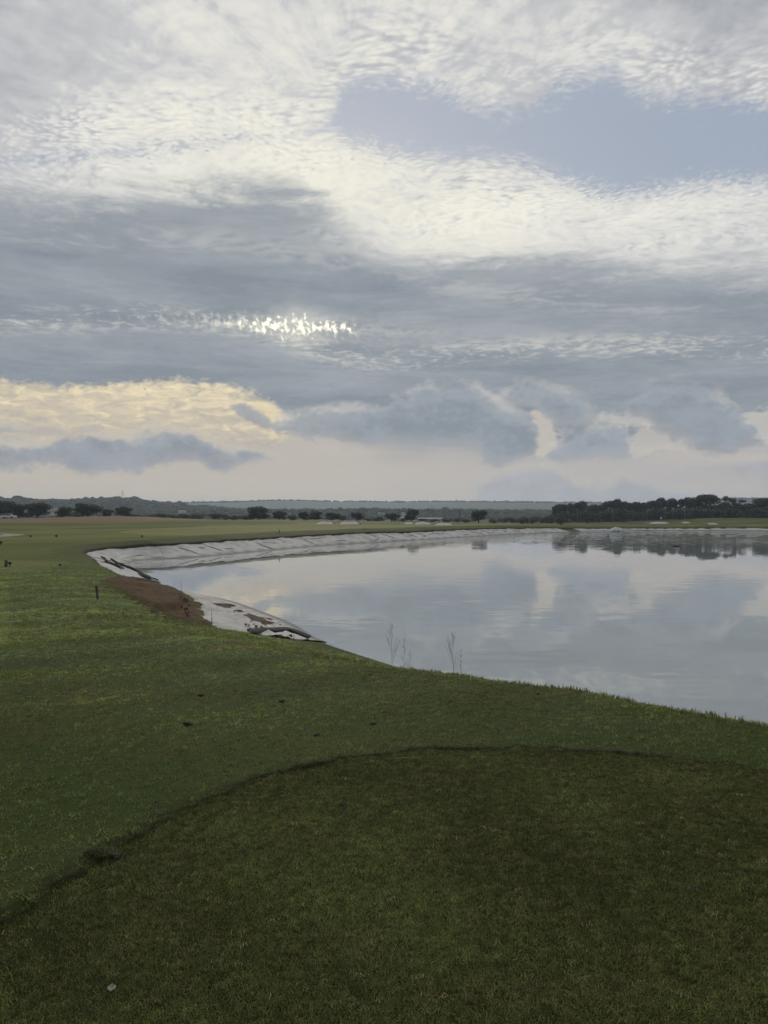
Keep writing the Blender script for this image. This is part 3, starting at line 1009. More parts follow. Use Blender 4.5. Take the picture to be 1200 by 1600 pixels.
# unit models (height 1), crown and trunk meshes shared by the copies
ROUND = []
for s_ in range(4):
    lob = round_lobes(s_ + 3)
    tr_ = limb_mesh('trunk', [([(0, 0, -.12), (.01, 0, .15), (0, .01, .4)], [.04, .032, .02])] +
                    [([(0, 0, .2), (l[0] * .6, l[1] * .6, l[2] * .75), (l[0], l[1], l[2])], [.02, .012, .005]) for l in lob[1:6]])
    ROUND.append((crown_mesh('crown', lob, 3000, .040, s_ + 60), tr_))
PINE = []
for s_ in range(5):
    lob = pine_lobes(s_ + 13)
    tr_ = limb_mesh('trunk', [([(0, 0, -.06), (.012, 0, .3), (-.01, .01, .62), (0, 0, .8)], [.026, .021, .015, .008])] +
                    [([(0, 0, .5 + .02 * k), (l[0] * .55, l[1] * .55, l[2] * .88), (l[0], l[1], l[2])], [.011, .007, .003]) for k, l in enumerate(lob[:9])])
    PINE.append((crown_mesh('crown', lob, 3200, .034, s_ + 80, fill=.3), tr_))
BUSH = []
for s_ in range(4):
    r0 = random.Random(s_ + 31)
    lob = [(r0.uniform(-.42, .42), r0.uniform(-.3, .3), r0.uniform(.25, .62), r0.uniform(.22, .36), r0.uniform(.22, .36), r0.uniform(.22, .36)) for _ in range(7)]
    st_ = limb_mesh('stem', [([(0, 0, -.25), (l[0] * .4, l[1] * .4, l[2] * .5), (l[0], l[1], l[2])], [.03, .02, .008]) for l in lob])
    BUSH.append((crown_mesh('foliage', lob, 1300, .045, s_ + 90), st_))
r0 = random.Random(77)
lob = [(r0.uniform(-.34, .34), r0.uniform(-.34, .34), r0.uniform(.45, .92), r0.uniform(.08, .15), r0.uniform(.08, .15), r0.uniform(.06, .12)) for _ in range(16)]
BARE = (crown_mesh('crown', lob, 2600, .026, 99, m_dry, .1),
        limb_mesh('trunk', [([(0, 0, -.06), (.01, 0, .25), (0, 0, .5)], [.03, .024, .016])] + [([(0, 0, .3), (l[0] * .6, l[1] * .6, l[2] * .8), l[:3]], [.014, .008, .003]) for l in lob]))
_z = lambda x, y: float(ground(np.array([x]), np.array([y]))[0])
PLANTS = []      # (kind, px, top py, width px, distance, label, category, group)


def plant(name, model, px, top, width, dist_, label, cat, group=None, base=None, parts=('crown', 'trunk'), rz=None):
    a = math.atan((px - HX) / FPX)
    x, y = (px - HX) / FPX * dist_, dist_
    z0 = base if base is not None else _z(x, y)
    H_ = EYE + (HY - top) / FPX * dist_ - z0
    Wd = width / FPX * dist_
    t = thing(name, label, cat, (x, y, z0), group, rz if rz is not None else random.uniform(0, 6.28))
    for nm, me in zip(parts, model):
        c = obj(nm, me, t)
        c.scale = (Wd / .92, Wd / .92, H_)
        if nm in ('foliage', 'stem'): c.scale = (Wd / 1.25, Wd / 1.25, H_)
    return t


ORD = ['first', 'second', 'third', 'fourth', 'fifth', 'sixth', 'seventh', 'eighth', 'ninth', 'tenth', 'eleventh', 'twelfth', 'thirteenth', 'fourteenth', 'fifteenth', 'sixteenth', 'seventeenth',
       'eighteenth', 'nineteenth', 'twentieth', 'twenty-first', 'twenty-second', 'twenty-third', 'twenty-fourth']
# left group on the mound
for i, (px, top, w_, d_, lb) in enumerate([
        (4, 779, 38, 232, 'broad dark tree cut by the left edge of the picture'),
        (25, 785, 30, 236, 'dark tree leaning over the white vehicles at far left'),
        (58, 783, 38, 236, 'wide dark tree left of the white shed'),
        (100, 790, 25, 232, 'small dark tree just right of the white shed'),
        (138, 785, 44, 226, 'broadest round tree on the dry grass mound'),
        (168, 794, 17, 228, 'low tree right of the broadest tree on the mound'),
        (193, 790, 24, 222, 'compact dark tree alone at the right end of the dry mound')]):
    plant('round_tree', ROUND[i % 4], px, top, w_, d_, lb, 'tree', 'trees on the left mound')
# trees behind the green
for i, (px, top, w_, d_, lb) in enumerate([
        (405, 789, 34, 218, 'tall wide dark tree behind the green mound'),
        (437, 797, 21, 221, 'rounded tree against the right side of the tall wide tree'),
        (365, 804, 30, 228, 'spreading low tree left of the tall wide tree'),
        (474, 798, 17, 228, 'slim grey-green tree left of the sand bunkers'),
        (492, 797, 21, 226, 'squarish dark tree above the first bunker'),
        (520, 799.5, 24, 229, 'loose bushy tree between the two left bunkers'),
        (558, 799, 20, 222, 'spiky dark tree right of the second bunker'),
        (612, 800, 23, 218, 'domed dark tree left of the pointed lone tree'),
        (643, 793, 21, 216, 'pointed dark lone tree right of the middle of the lake'),
        (748, 795, 26, 224, 'round lone tree reflected in the lake, right of the poles')]):
    plant('round_tree', ROUND[(i + 1) % 4], px, top, w_, d_, lb, 'tree', 'trees behind the green')
# scrub belt
sc = [(212, 800, 22), (232, 802, 20), (252, 801, 24), (272, 803, 20), (292, 800, 24), (312, 801, 24), (334, 800, 24), (352, 801, 18), (385, 803, 20), (455, 803, 17), (536, 804, 14), (575, 808, 16), (590, 805, 22), (630, 808, 14), (660, 809, 16), (678, 810, 20)]
for i, (px, top, w_) in enumerate(sc):
    plant('bush', BUSH[i % 4], px, top, w_ * 1.25, 232 + 9 * math.sin(i * 2.1), 'dark low bush, %s from the left in the scrub behind the green' % ORD[i], 'bush', 'scrub behind the green', parts=('foliage', 'stem'))
sc = [(700, 809, 20), (714, 808, 20), (728, 809, 20), (772, 808, 20), (786, 807, 16), (800, 808, 20), (816, 806, 22), (830, 804.5, 22), (846, 805, 24), (862, 805, 24), (876, 803, 22)]
for i, (px, top, w_) in enumerate(sc):
    plant('bush', BUSH[(i + 1) % 4], px, top, w_ * 1.25, 238 + 9 * math.sin(i * 1.7), 'dark bush, %s from the left between the pole row and the pine grove' % ORD[i], 'bush', 'bushes left of the pine grove', parts=('foliage', 'stem'))
# pine grove
pn = [(871, 789, 24, 276), (878, 784, 25, 268), (891, 785, 24, 280), (908, 782.5, 28, 272), (925, 785.5, 25, 284), (938, 786, 25, 270), (953, 779.5, 30, 279), (965.5, 777, 27, 268), (978, 782, 26, 285), (991, 783, 27, 270),
      (1009, 781, 30, 280), (1023, 778.5, 26, 268), (1034, 776.5, 30, 274), (1049, 776.5, 28, 284), (1072, 774.5, 34, 270), (1090, 783, 30, 282), (1102, 767.5, 46, 266), (1117, 787, 26, 278), (1131, 784, 26, 272), (1166, 784, 32, 277), (1180, 783, 30, 270), (1196, 775, 42, 264), (1222, 778, 46, 272)]
for i, (px, top, w_, d_) in enumerate(pn):
    if px == 1102: lb = 'tallest umbrella pine, its dense dome above the whole grove'
    elif px > 1210: lb = 'umbrella pine cut by the right edge of the picture'
    else: lb = 'dark umbrella pine, %s from the left end of the grove right of the lake' % ORD[i]
    plant('umbrella_pine', PINE[i % 5], px, top + (-1.0, .5, 0)[i % 3], w_ * .85, d_, lb, 'tree', 'pine grove right of the lake')
plant('sparse_tree', BARE, 1149, 775.5, 42, 262, 'sparse reddish-brown tree right of the tallest pine', 'tree')
sc = [(884, 801, 26), (901, 803, 24), (918, 800, 28), (936, 803, 28), (954, 800, 30), (972, 798, 30), (990, 797, 34), (1008, 803, 24), (1026, 799, 30), (1044, 797, 34), (1062, 796, 34), (1080, 798, 32), (1100, 795, 38), (1120, 798, 32), (1138, 797, 34), (1158, 796, 36), (1178, 797, 36), (1198, 796, 38), (1220, 797, 38)]
for i, (px, top, w_) in enumerate(sc):
    plant('bush', BUSH[(i + 2) % 4], px, top - 3.5 - 2.5 * (i % 3), w_ * 1.2, 254 + 7 * math.sin(i * 2.3), 'dense bush, %s from the left under the pine grove' % ORD[i], 'bush', 'bushes under the pine grove', parts=('foliage', 'stem'))

for i in range(15):
    px = 880 + i * 24
    plant('tall_shrub', BUSH[(i + 1) % 4], px, 796 - 3 * (i % 3) - (3 if px > 1000 else 0), 42, 288 + 5 * math.sin(i * 1.9), 'tall dark shrub between the pine trunks, %s from the left end of the grove' % ORD[i], 'shrub', 'tall shrubs among the pines', parts=('foliage', 'stem'))

# ------------------------------------------------------------------ pond liner
m_liner, out = material('liner_membrane')
lp = opos()
ln = noise(lp, 0.7, 5, 0.62, 0.5)
ln2 = noise(lp, 5.0, 4, 0.65)
lcol = mix(ss(ln, 0.36, 0.66), (0.33, 0.33, 0.32), (0.52, 0.515, 0.50))
lcol = mix(ss(ln2 * 0.6 + ln * 0.4, 0.50, 0.66) * 0.7, lcol, (0.22, 0.195, 0.165))
lcol = mix(attr('wet'), lcol, (0.16, 0.165, 0.16))
principled(out, lcol, 0.85, ln2, 0.03, 0.5, Specular_IOR_Level=0.15)
m_black = simple('black_rubber', (0.008, 0.008, 0.010), (0.016, 0.016, 0.019), 6, 0.9, 0.01, Specular_IOR_Level=0.1)
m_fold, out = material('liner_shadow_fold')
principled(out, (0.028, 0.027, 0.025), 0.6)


def shore(s):
    """point on the waterline at arc length s and direction to the land"""
    s = np.asarray(s, float) % WTOT
    xs = np.append(WS, WTOT)
    PX = np.interp(s, xs, np.append(WP[:, 0], WP[0, 0])); PY = np.interp(s, xs, np.append(WP[:, 1], WP[0, 1]))
    NX = np.interp(s, xs, np.append(LANDN[:, 0], LANDN[0, 0])); NY = np.interp(s, xs, np.append(LANDN[:, 1], LANDN[0, 1]))
    LT = np.interp(s, xs, np.append(WC[:, 3], WC[0, 3]))
    q = np.hypot(NX, NY)
    return PX, PY, NX / q, NY / q, LT


def s_near(x, y):
    d, i, idx = seg_dist(np.array([x], float), np.array([y], float), WP)
    return float(np.interp(idx[0] % WN, np.arange(WN + 1), np.append(WS, WTOT)))


def sheet_points(s, d, lift=0.06, wr=0.045, seed=3):
    PX, PY, NX, NY, LT = shore(s)
    x, y = PX + NX * d, PY + NY * d
    z = ground(x, y, bare=False)
    w_ = fbm(s / .6, d / 2.4, 3, seed) * wr * 1.2 + fbm(s / 2.2, d / .8, 2, seed + 5) * wr
    return np.stack([x, y, np.maximum(z, ZW - .5) + lift + w_ * sstep(-.1, .5, d)], 1)


def grid_faces(n, m):
    i = np.arange(n - 1)[:, None] * m + np.arange(m - 1)[None, :]
    return np.stack([i, i + 1, i + m + 1, i + m], -1).reshape(-1, 4)


def build_liner(name, label, s0, s1, wmin, wmax, ns=10, nd=9, seed=1, dbot=-1.2, seam_p=0.45, torn=0.75):
    r0 = random.Random(seed)
    root = thing(name, label, 'pond liner', (0, 0, 0))
    cuts = [s0]
    while cuts[-1] < s1: cuts.append(cuts[-1] + r0.uniform(wmin, wmax))
    jobs, S, Dd = [], [], []
    sks = [r0.uniform(-.9, 1.0) for _ in cuts]
    for a, b, sk, sk1 in zip(cuts[:-1], cuts[1:], sks[:-1], sks[1:]):
        u, v = np.meshgrid(np.linspace(0, 1, ns), np.linspace(0, 1, nd), indexing='ij')
        _, _, _, _, LT = shore(a + (b - a) * u)
        dd_ = dbot + (LT + .1 - dbot) * v
        ss_ = a + .02 + (b - a - .04) * u + (sk * (1 - u) + sk1 * u) * (v - .5) * 1.6
        jobs.append(('panel', ns, nd, a)); S.append(ss_.ravel()); Dd.append(dd_.ravel())
        if r0.random() < seam_p:
            vv = np.linspace(r0.uniform(.3, .6), 1.0 if r0.random() < .5 else r0.uniform(.7, .95), 8)
            wd_ = r0.uniform(.025, .10)
            u2, v2 = np.meshgrid([-wd_, -wd_ * .4, wd_ * .4, wd_], vv, indexing='ij')
            _, _, _, _, LT = shore(np.full(v2.shape, a))
            jobs.append(('seam', 4, 8, a)); S.append((a + u2 + sk * (v2 - .5) * 1.6).ravel()); Dd.append((dbot + (LT + .1 - dbot) * v2).ravel())
        if r0.random() < torn:
            c_ = a + (b - a) * r0.uniform(.2, .8); vc = r0.uniform(.40, .85); L_ = r0.uniform(.4, 2.2)
            uu = np.linspace(-1, 1, 8)
            hw = r0.uniform(.04, .15) * (1 - uu ** 2) * (1 + .5 * np.sin(uu * 5 + c_)) + .015
            u2 = np.stack([uu * L_] * 4); v2 = np.stack([-hw, -hw * .3, hw * .3, hw])
            _, _, _, _, LT = shore(np.full(u2.shape, c_))
            jobs.append(('fold', 4, 8, a)); S.append((c_ + u2).ravel()); Dd.append((dbot + (LT - dbot) * vc + v2 + u2 * r0.uniform(-.3, .3)).ravel())
    allp = sheet_points(np.concatenate(S), np.concatenate(Dd), seed=seed)
    alld = np.concatenate(Dd)
    k = 0; panel = None
    for (kind, n_, m_, _), q in zip(jobs, S):
        pts = allp[k:k + n_ * m_].copy(); dk = alld[k:k + n_ * m_]; k += n_ * m_
        if kind == 'panel':
            pts[:, 2] += r0.uniform(-.01, .02)
            wet = sstep(.55, .15, dk + .15 * np.sin(q * 2.0)) if False else 1 - sstep(.15, .6, dk + .15 * np.sin(q * 2.0))
            panel = obj('panel', new_mesh('panel', pts, grid_faces(n_, m_), [m_liner], True, {'wet': wet}), root)
        else:
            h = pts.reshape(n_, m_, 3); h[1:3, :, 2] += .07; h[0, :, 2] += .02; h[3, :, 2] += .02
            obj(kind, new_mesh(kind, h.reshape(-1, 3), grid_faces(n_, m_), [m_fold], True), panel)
    return root


sA, sB = s_near(-24.2, 74.5), s_near(44, 190.5)
build_liner('pond_liner', 'long pale pond liner of seamed panels along the far left bank', sA, sB, 2.6, 6.0, 10, 10, 5)
sC = s_near(51, 200)
build_liner('pond_liner', 'pale pond liner on the distant bank below the pine grove', sC, sC + 78, 4, 8, 8, 7, 6)
sD, sE = s_near(-14.8, 51), s_near(-24.2, 74.2)
strip = build_liner('pond_liner', 'narrow pale liner strip with black folds at the left corner', sD, sE, 5, 8, 10, 10, 7, torn=0.0, seam_p=0.5)
# black folded edges lying along the strip
for q0, q1, d0, d1, w_ in ((0.5, 20, 0.15, 1.6, .30), (7, 21, 1.9, 2.3, .16)):
    uu = np.linspace(q0, q1, 40)
    t = (uu - q0) / (q1 - q0)
    hw = w_ * (1 - .75 * t)
    dc = d0 + (d1 - d0) * t + .25 * np.sin(uu * .6)
    S_ = np.stack([sD + uu] * 5); D_ = np.stack([dc - hw, dc - hw * .6, dc, dc + hw * .6, dc + hw])
    pts = sheet_points(S_.ravel(), D_.ravel(), .11, .03).reshape(5, 40, 3)
    pts[1:4, :, 2] += .10; pts[2, :, 2] += .04
    obj('black_fold', new_mesh('black_fold', pts.reshape(-1, 3), grid_faces(5, 40), [m_black]), strip)
# near sheet
sN0, sN1 = s_near(-2.1, 27.4), s_near(-12.2, 46)
near = thing('pond_liner', 'wrinkled pale liner sheet with mud, below the near grass edge', 'pond liner')
cuts = np.linspace(sN0, sN1, 4)
for a, b in zip(cuts[:-1], cuts[1:]):
    ns, nd = 60, 46
    u, v = np.meshgrid(np.linspace(a, b + .04, ns), np.linspace(0, 1, nd), indexing='ij')
    _, _, _, _, LT = shore(u)
    D_ = -1.2 + (LT + .15 + 1.2) * v
    pts = sheet_points(u.ravel(), D_.ravel(), .05, .04, 9)
    # long creases running along the bank
    cr = np.abs(fbm(u.ravel() / 5.0, D_.ravel() / .55, 3, 77))
    pts[:, 2] += (.05 - np.minimum(cr, .1) * .8) * sstep(.2, 1.0, D_.ravel())
    wet = 1 - sstep(.1, .5, D_.ravel())
    obj('panel', new_mesh('panel', pts, grid_faces(ns, nd), [m_liner], True, {'wet': wet}), near)
# black flap across the near sheet
m_mud = simple('mud', (0.050, 0.030, 0.018), (0.105, 0.066, 0.042), 4, 0.9, 0.04, Specular_IOR_Level=0.1)


def on_sheet_many(pix):
    """points of the near bank's liner seen at pixels"""
    pix = np.asarray(pix, float)
    t = np.linspace(14, 50, 260)
    X, Y = (pix[:, 0:1] - HX) / FPX * t[None], np.repeat(t[None], len(pix), 0)
    m = ground(X.ravel(), Y.ravel(), True)
    z = m['z'].reshape(X.shape) + .06; d = m['d'].reshape(X.shape); lt = m['liner'].reshape(X.shape)
    ray = EYE - (pix[:, 1:2] - HY) / FPX * t[None]
    ok = (d < lt + .6) & (d > -.1)
    err = np.where(ok, np.abs(ray - z), 1e3)
    k = err.argmin(1); i = np.arange(len(pix))
    return np.stack([X[i, k], Y[i, k], z[i, k]], 1)


def on_sheet(px, py): return on_sheet_many([(px, py)])[0]


top_e = [(386, 984.5), (405, 983), (425, 982), (446, 981.5), (458, 984), (472, 989), (486, 995)]
bot_e = [(392, 987), (408, 989), (425, 989), (446, 986.5), (457, 987.5), (470, 993), (482, 998)]
A_ = np.array([on_sheet(*p_) for p_ in top_e]); B_ = np.array([on_sheet(*p_) for p_ in bot_e])
A_ = catmull(A_, 5); B_ = catmull(B_, 5)
rows_ = [B_ + (0, 0, -.03), B_ + (0, 0, .03), (A_ + B_) / 2 + (0, 0, .05), A_ + (0, 0, .05), A_ + (0, 0, -.03)]
obj('black_flap', new_mesh('black_flap', np.concatenate(rows_), grid_faces(5, len(A_)), [m_black]), near)

# mud spread on the near sheet
mud = obj('mud_patch', None) if False else None
mv, mf = [], []
for px, py, rx, ry in ((402, 966, 26, 6.5), (352, 945, 20, 2.5), (372, 955, 10, 2.2), (415, 973, 20, 4), (392, 962, 18, 4)):
    c_ = on_sheet(px, py)
    e1 = on_sheet(px + rx, py + ry * .6) - c_; e2 = on_sheet(px, py - ry) - c_
    n0 = len(mv)
    for i, r_ in enumerate((0, .35, .7, 1.0)):
        for j in range(20):
            th = j / 20 * 2 * math.pi
            k = r_ * (1 + .35 * math.sin(3 * th + px) + .2 * math.sin(7 * th + py))
            q = c_ + e1 * k * math.cos(th) + e2 * k * math.sin(th)
            mv.append((q[0], q[1], q[2]))
    for i in range(3):
        for j in range(20):
            mf.append((n0 + i * 20 + j, n0 + i * 20 + (j + 1) % 20, n0 + (i + 1) * 20 + (j + 1) % 20, n0 + (i + 1) * 20 + j))
mv = np.array(mv)
ring_ = (np.arange(len(mv)) % 80) // 20 / 3.0
mv[:, 2] = ground(mv[:, 0], mv[:, 1]) + .13 - .15 * ring_ ** 1.5 + fbm(mv[:, 0] / .3, mv[:, 1] / .3, 3, 91) * .12
mud = obj('mud_patch', new_mesh('mud_patch', mv, np.array(mf), [m_mud]))
mud['kind'] = 'stuff'; mud['label'] = 'brown mud washed over the near liner sheet'


def lump_mesh(name, mat, seed, sub=1):
    b_ = bmesh.new(); bmesh.ops.create_icosphere(b_, subdivisions=sub, radius=1)
    r0 = random.Random(seed)
    for v in b_.verts: v.co *= r0.uniform(.6, 1.15); v.co.z *= .65
    me = bpy.data.meshes.new(name); b_.to_mesh(me); b_.free()
    me.materials.append(mat)
    return me


# rubble along the edge of the bare bank and clods on the sheet
ico = bmesh.new(); bmesh.ops.create_icosphere(ico, subdivisions=1, radius=1)
iv = np.array([v.co[:] for v in ico.verts]); iff = np.array([[v.index for v in f.verts] for f in ico.faces]); ico.free()
pix = [(296 + random.gauss(-4, 4) - 4 * (1 - t), 934 + 40 * t) for t in [random.random() for _ in range(60)]]
pix += [(random.uniform(383, 440), random.gauss(977, 4)) for _ in range(60)] + [(random.uniform(410, 462), random.gauss(993, 2)) for _ in range(40)]
cp = on_sheet_many(pix)
cl = np.column_stack([cp, [random.uniform(.02, .06) if k < 60 else random.uniform(.03, .08) for k in range(len(pix))]])
cl = np.array(cl)
vv = iv[None] * rng.uniform(.6, 1.2, (len(cl), len(iv), 1)) * cl[:, 3][:, None, None] * np.array([1, 1, .75]) + (cl[:, :3] + np.array([0, 0, -.03]))[:, None, :]
rb = obj('rubble', new_mesh('rubble', vv.reshape(-1, 3), (iff[None] + (np.arange(len(cl)) * len(iv))[:, None, None]).reshape(-1, 3), [m_mud], False))
rb['kind'] = 'stuff'; rb['label'] = 'brown clods along the torn edge of the bare bank'

def place(px, py, d_guess):
    """ground point whose image lies at the pixel, searched around a distance"""
    t = np.linspace(d_guess * .55, d_guess * 1.6, 1500)
    x, y = (px - HX) / FPX * t, t
    z = ground(x, y); ray = EYE - (py - HY) / FPX * t
    k = int(np.argmax(ray < z))
    if not (ray < z).any(): k = int(np.argmin(np.abs(t - d_guess)))
    return Vector((x[k], y[k], z[k]))


# ------------------------------------------------------------------ bunkers
m_sand = simple('sand', (0.36, 0.35, 0.32), (0.46, 0.44, 0.40), 1.5, 0.95, 0.03)
for px, py, rx, ry, d_ in ((506, 817, 14, 2.1, 192), (545, 817, 16, 2.3, 188), (661, 817.5, 13, 2.0, 188), (694, 819, 14, 1.6, 186), (640, 817.5, 8, 1.2, 190), (1034, 817, 16, 1.5, 236), (1076, 816.5, 7, 1.0, 236), (1118, 818.5, 9, 1.0, 228)):
    q = place(px, py + ry, d_)
    d_ = q.y
    x0, y0 = q.x, d_ + 1.2
    hw, hh = rx / FPX * d_, ry / FPX * d_
    z0 = q.z + hh
    mv, mf = [], []
    nu, nv_ = 24, 6
    for i in range(nu):
        u = -1 + 2 * i / (nu - 1)
        hgt = hh * 2 * (max(0, 1 - abs(u) ** 2.6) ** .6) * (1 + .12 * math.sin(u * 6 + px))
        for j in range(nv_):
            v = j / (nv_ - 1)
            mv.append((x0 + u * hw, y0 - 1.4 + 2.6 * v + .5 * math.sin(u * 3), z0 - hh + hgt * v ** .8))
    for i in range(nu - 1):
        for j in range(nv_ - 1):
            a = i * nv_ + j
            mf.append((a, a + nv_, a + nv_ + 1, a + 1))
    # turf lip and back slope close the mound behind the sand face
    n0 = len(mv)
    for i in range(nu):
        u = -1 + 2 * i / (nu - 1)
        tx, ty, tz = mv[i * nv_ + nv_ - 1]
        for q, (dy_, dz_) in enumerate(((-.1, .03), (.5, .10), (2.2, .05), (5.0, -.6), (9, -1.8))):
            e = 1 + .12 * q
            mv.append((x0 + (tx - x0) * e, ty + dy_, tz + dz_ * (1 if q > 2 else (1 - abs(u) ** 4) + .2)))
    for i in range(nu - 1):
        for q in range(4):
            a = n0 + i * 5 + q
            mf.append((a, a + 5, a + 6, a + 1))
    ms = np.array([0] * ((nu - 1) * (nv_ - 1)) + [1] * ((nu - 1) * 4))
    me = new_mesh('sand_bunker', np.array(mv), np.array(mf), [m_sand, turf], True, midx=ms)
    structure('sand_bunker', me)

# ------------------------------------------------------------------ small built things
m_steel = simple('galvanised_steel', (0.10, 0.105, 0.11), (0.16, 0.165, 0.17), 2, 0.6, 0.0)
m_white = simple('white_paint', (0.46, 0.46, 0.45), (0.56, 0.56, 0.55), 1.5, 0.6, 0.0)
m_roof = simple('grey_roof', (0.16, 0.16, 0.165), (0.22, 0.22, 0.22), 1.5, 0.7, 0.01)
m_dark = simple('dark_plastic', (0.010, 0.010, 0.012), (0.020, 0.020, 0.024), 5, 0.5, 0.0)
m_glass, out = material('window_glass')
principled(out, (0.02, 0.025, 0.03), 0.1)
m_red = simple('worn_red_paint', (0.075, 0.012, 0.010), (0.12, 0.018, 0.014), 20, 0.6, 0.002)
m_wood = simple('weathered_timber', (0.05, 0.042, 0.034), (0.10, 0.085, 0.07), 25, 0.85, 0.003)


def pylon(px, top, base_z, d_, label, arms=True):
    x, y = (px - HX) / FPX * d_, d_
    ht = EYE + (HY - top) / FPX * d_ - base_z
    t = thing('pylon', label, 'pylon', (x, y, base_z), 'power line pylons', math.radians(20))
    b = ht * .085
    w_ = lambda h: b * (1 - h) + ht * .010 * h
    r_ = ht * .006
    for sx, sy in ((1, 1), (1, -1), (-1, 1), (-1, -1)):
        obj('leg', MB().tube([(sx * b, sy * b, 0), (sx * w_(.6), sy * w_(.6), ht * .6), (sx * w_(1), sy * w_(1), ht)], [r_ * 1.3, r_, r_ * .7], 4).mesh('leg', m_steel), t)
    mb = MB()
    hs = [0, .2, .37, .5, .62, .72, .82, .91, 1]
    for h0, h1 in zip(hs[:-1], hs[1:]):
        a, c = w_(h0), w_(h1)
        for s1, s2 in (((1, 1), (1, -1)), ((1, -1), (-1, -1)), ((-1, -1), (-1, 1)), ((-1, 1), (1, 1))):
            mb.tube([(s1[0] * a, s1[1] * a, h0 * ht), (s2[0] * c, s2[1] * c, h1 * ht)], r_ * .6, 3)
            mb.tube([(s2[0] * a, s2[1] * a, h0 * ht), (s1[0] * c, s1[1] * c, h1 * ht)], r_ * .6, 3)
    obj('lattice', mb.mesh('lattice', m_steel), t)
    for h, L_ in ((.62, .20), (.80, .15)):
        mb = MB()
        for sx in (-1, 1):
            for sy in (-1, 1):
                mb.tube([(sx * w_(h), sy * w_(h), h * ht), (sx * L_ * ht, 0, (h + .01) * ht)], r_ * .8, 4)
            mb.tube([(sx * w_(h), 0, (h + .05) * ht), (sx * L_ * ht, 0, (h + .01) * ht)], r_ * .8, 4)
        arm = obj('crossarm', mb.mesh('crossarm', m_steel), t)
        for sx in (-1, 1):
            obj('insulator', MB().tube([(sx * L_ * ht, 0, (h + .01) * ht), (sx * L_ * ht, 0, (h - .035) * ht)], r_ * .9, 5).mesh('insulator', m_dark), arm)
    return t


pylon(191.5, 765, EYE + (HY - 783) / FPX * 1140, 1140, 'tall lattice pylon standing on the left ridge against the sky')
pylon(316, 780, EYE + (HY - 791) / FPX * 1500, 1500, 'faint small pylon left of the tall wide tree')

net = [(545, 797), (568, 797), (597.3, 795.5), (623, 796), (669.3, 794.5), (695, 795), (718, 795)]
for i, (px, top) in enumerate(net):
    d_ = 330
    x = (px - HX) / FPX * d_
    z0 = _z(x, d_)
    ht = EYE + (HY - top) / FPX * d_ - z0
    t = thing('pole', 'thin dark pole, %s from the left in the row beyond the green' % ORD[i], 'pole', (x, d_, z0), 'row of thin poles')
    obj('post', MB().tube([(0, 0, -.3), (0, 0, ht)], [.15, .10], 8).mesh('post', m_dark), t)
    obj('cap', MB().box((0, 0, ht + .05), (.34, .34, .1)).mesh('cap', m_dark), t)
lampp = [(902.5, 796, 258), (957, 796, 256), (1004.5, 797, 254), (1010.7, 795.5, 250), (1039.5, 797, 255), (1070, 795, 250)]
for i, (px, top, d_) in enumerate(lampp):
    d_ -= 12
    x = (px - HX) / FPX * d_
    z0 = _z(x, d_)
    ht = EYE + (HY - top) / FPX * d_ - z0
    t = thing('lamp_post', 'slim grey lamp post, %s from the left before the pine grove' % ORD[i], 'lamp post', (x, d_, z0), 'lamp posts before the pines')
    obj('pole', MB().tube([(0, 0, -.2), (0, 0, ht)], [.07, .05], 8).mesh('pole', m_steel), t)
    obj('lamp_head', MB().box((.12, 0, ht + .06), (.55, .26, .12)).mesh('lamp_head', m_steel), t)


def shed(px, top, bot, w_, d_, label, name='shed', windows=2):
    x = (px - HX) / FPX * d_
    wd_, ztop = w_ / FPX * d_, EYE + (HY - top) / FPX * d_
    zb = EYE - (bot - HY) / FPX * d_ - .6
    h = ztop - zb
    t = thing(name, label, 'building', (x, d_, zb))
    obj('wall', MB().box((0, 0, h * .42), (wd_, wd_ * .7, h * .84)).mesh('wall', m_white), t)
    mb = MB()
    a, b_ = wd_ * .53, wd_ * .38
    mb.add([(-a, -b_, h * .842), (a, -b_, h * .842), (a, b_, h * .842), (-a, b_, h * .842), (-a, 0, h), (a, 0, h)],
           [(0, 1, 5, 4), (2, 3, 4, 5), (0, 4, 3), (1, 2, 5), (3, 2, 1, 0)])
    obj('roof', mb.mesh('roof', m_roof), t)
    for k in range(windows):
        wx_2 = wd_ * (-.28 + .56 * (k + .5) / windows * 1.0)
        wn_ = obj('window', MB().box((wx_2, -wd_ * .352, h * .5), (wd_ * .07, .08, h * .22)).mesh('window', m_glass), t)
    obj('door', MB().box((wd_ * .38, -wd_ * .352, h * .28), (wd_ * .08, .09, h * .5)).mesh('door', m_roof), t)
    return t


shed(83, 793.5, 803, 16, 262, 'white shed with low grey roof between the left trees')
shed(672, 809, 813, 36, 300, 'long low white building behind the pointed lone tree', windows=5)
shed(631, 808.5, 813, 11, 300, 'small white building left of the pointed lone tree', windows=1)
shed(285, 797.5, 801, 11, 620, 'pale distant farm roof in the woodland left of the faint pylon', windows=2)


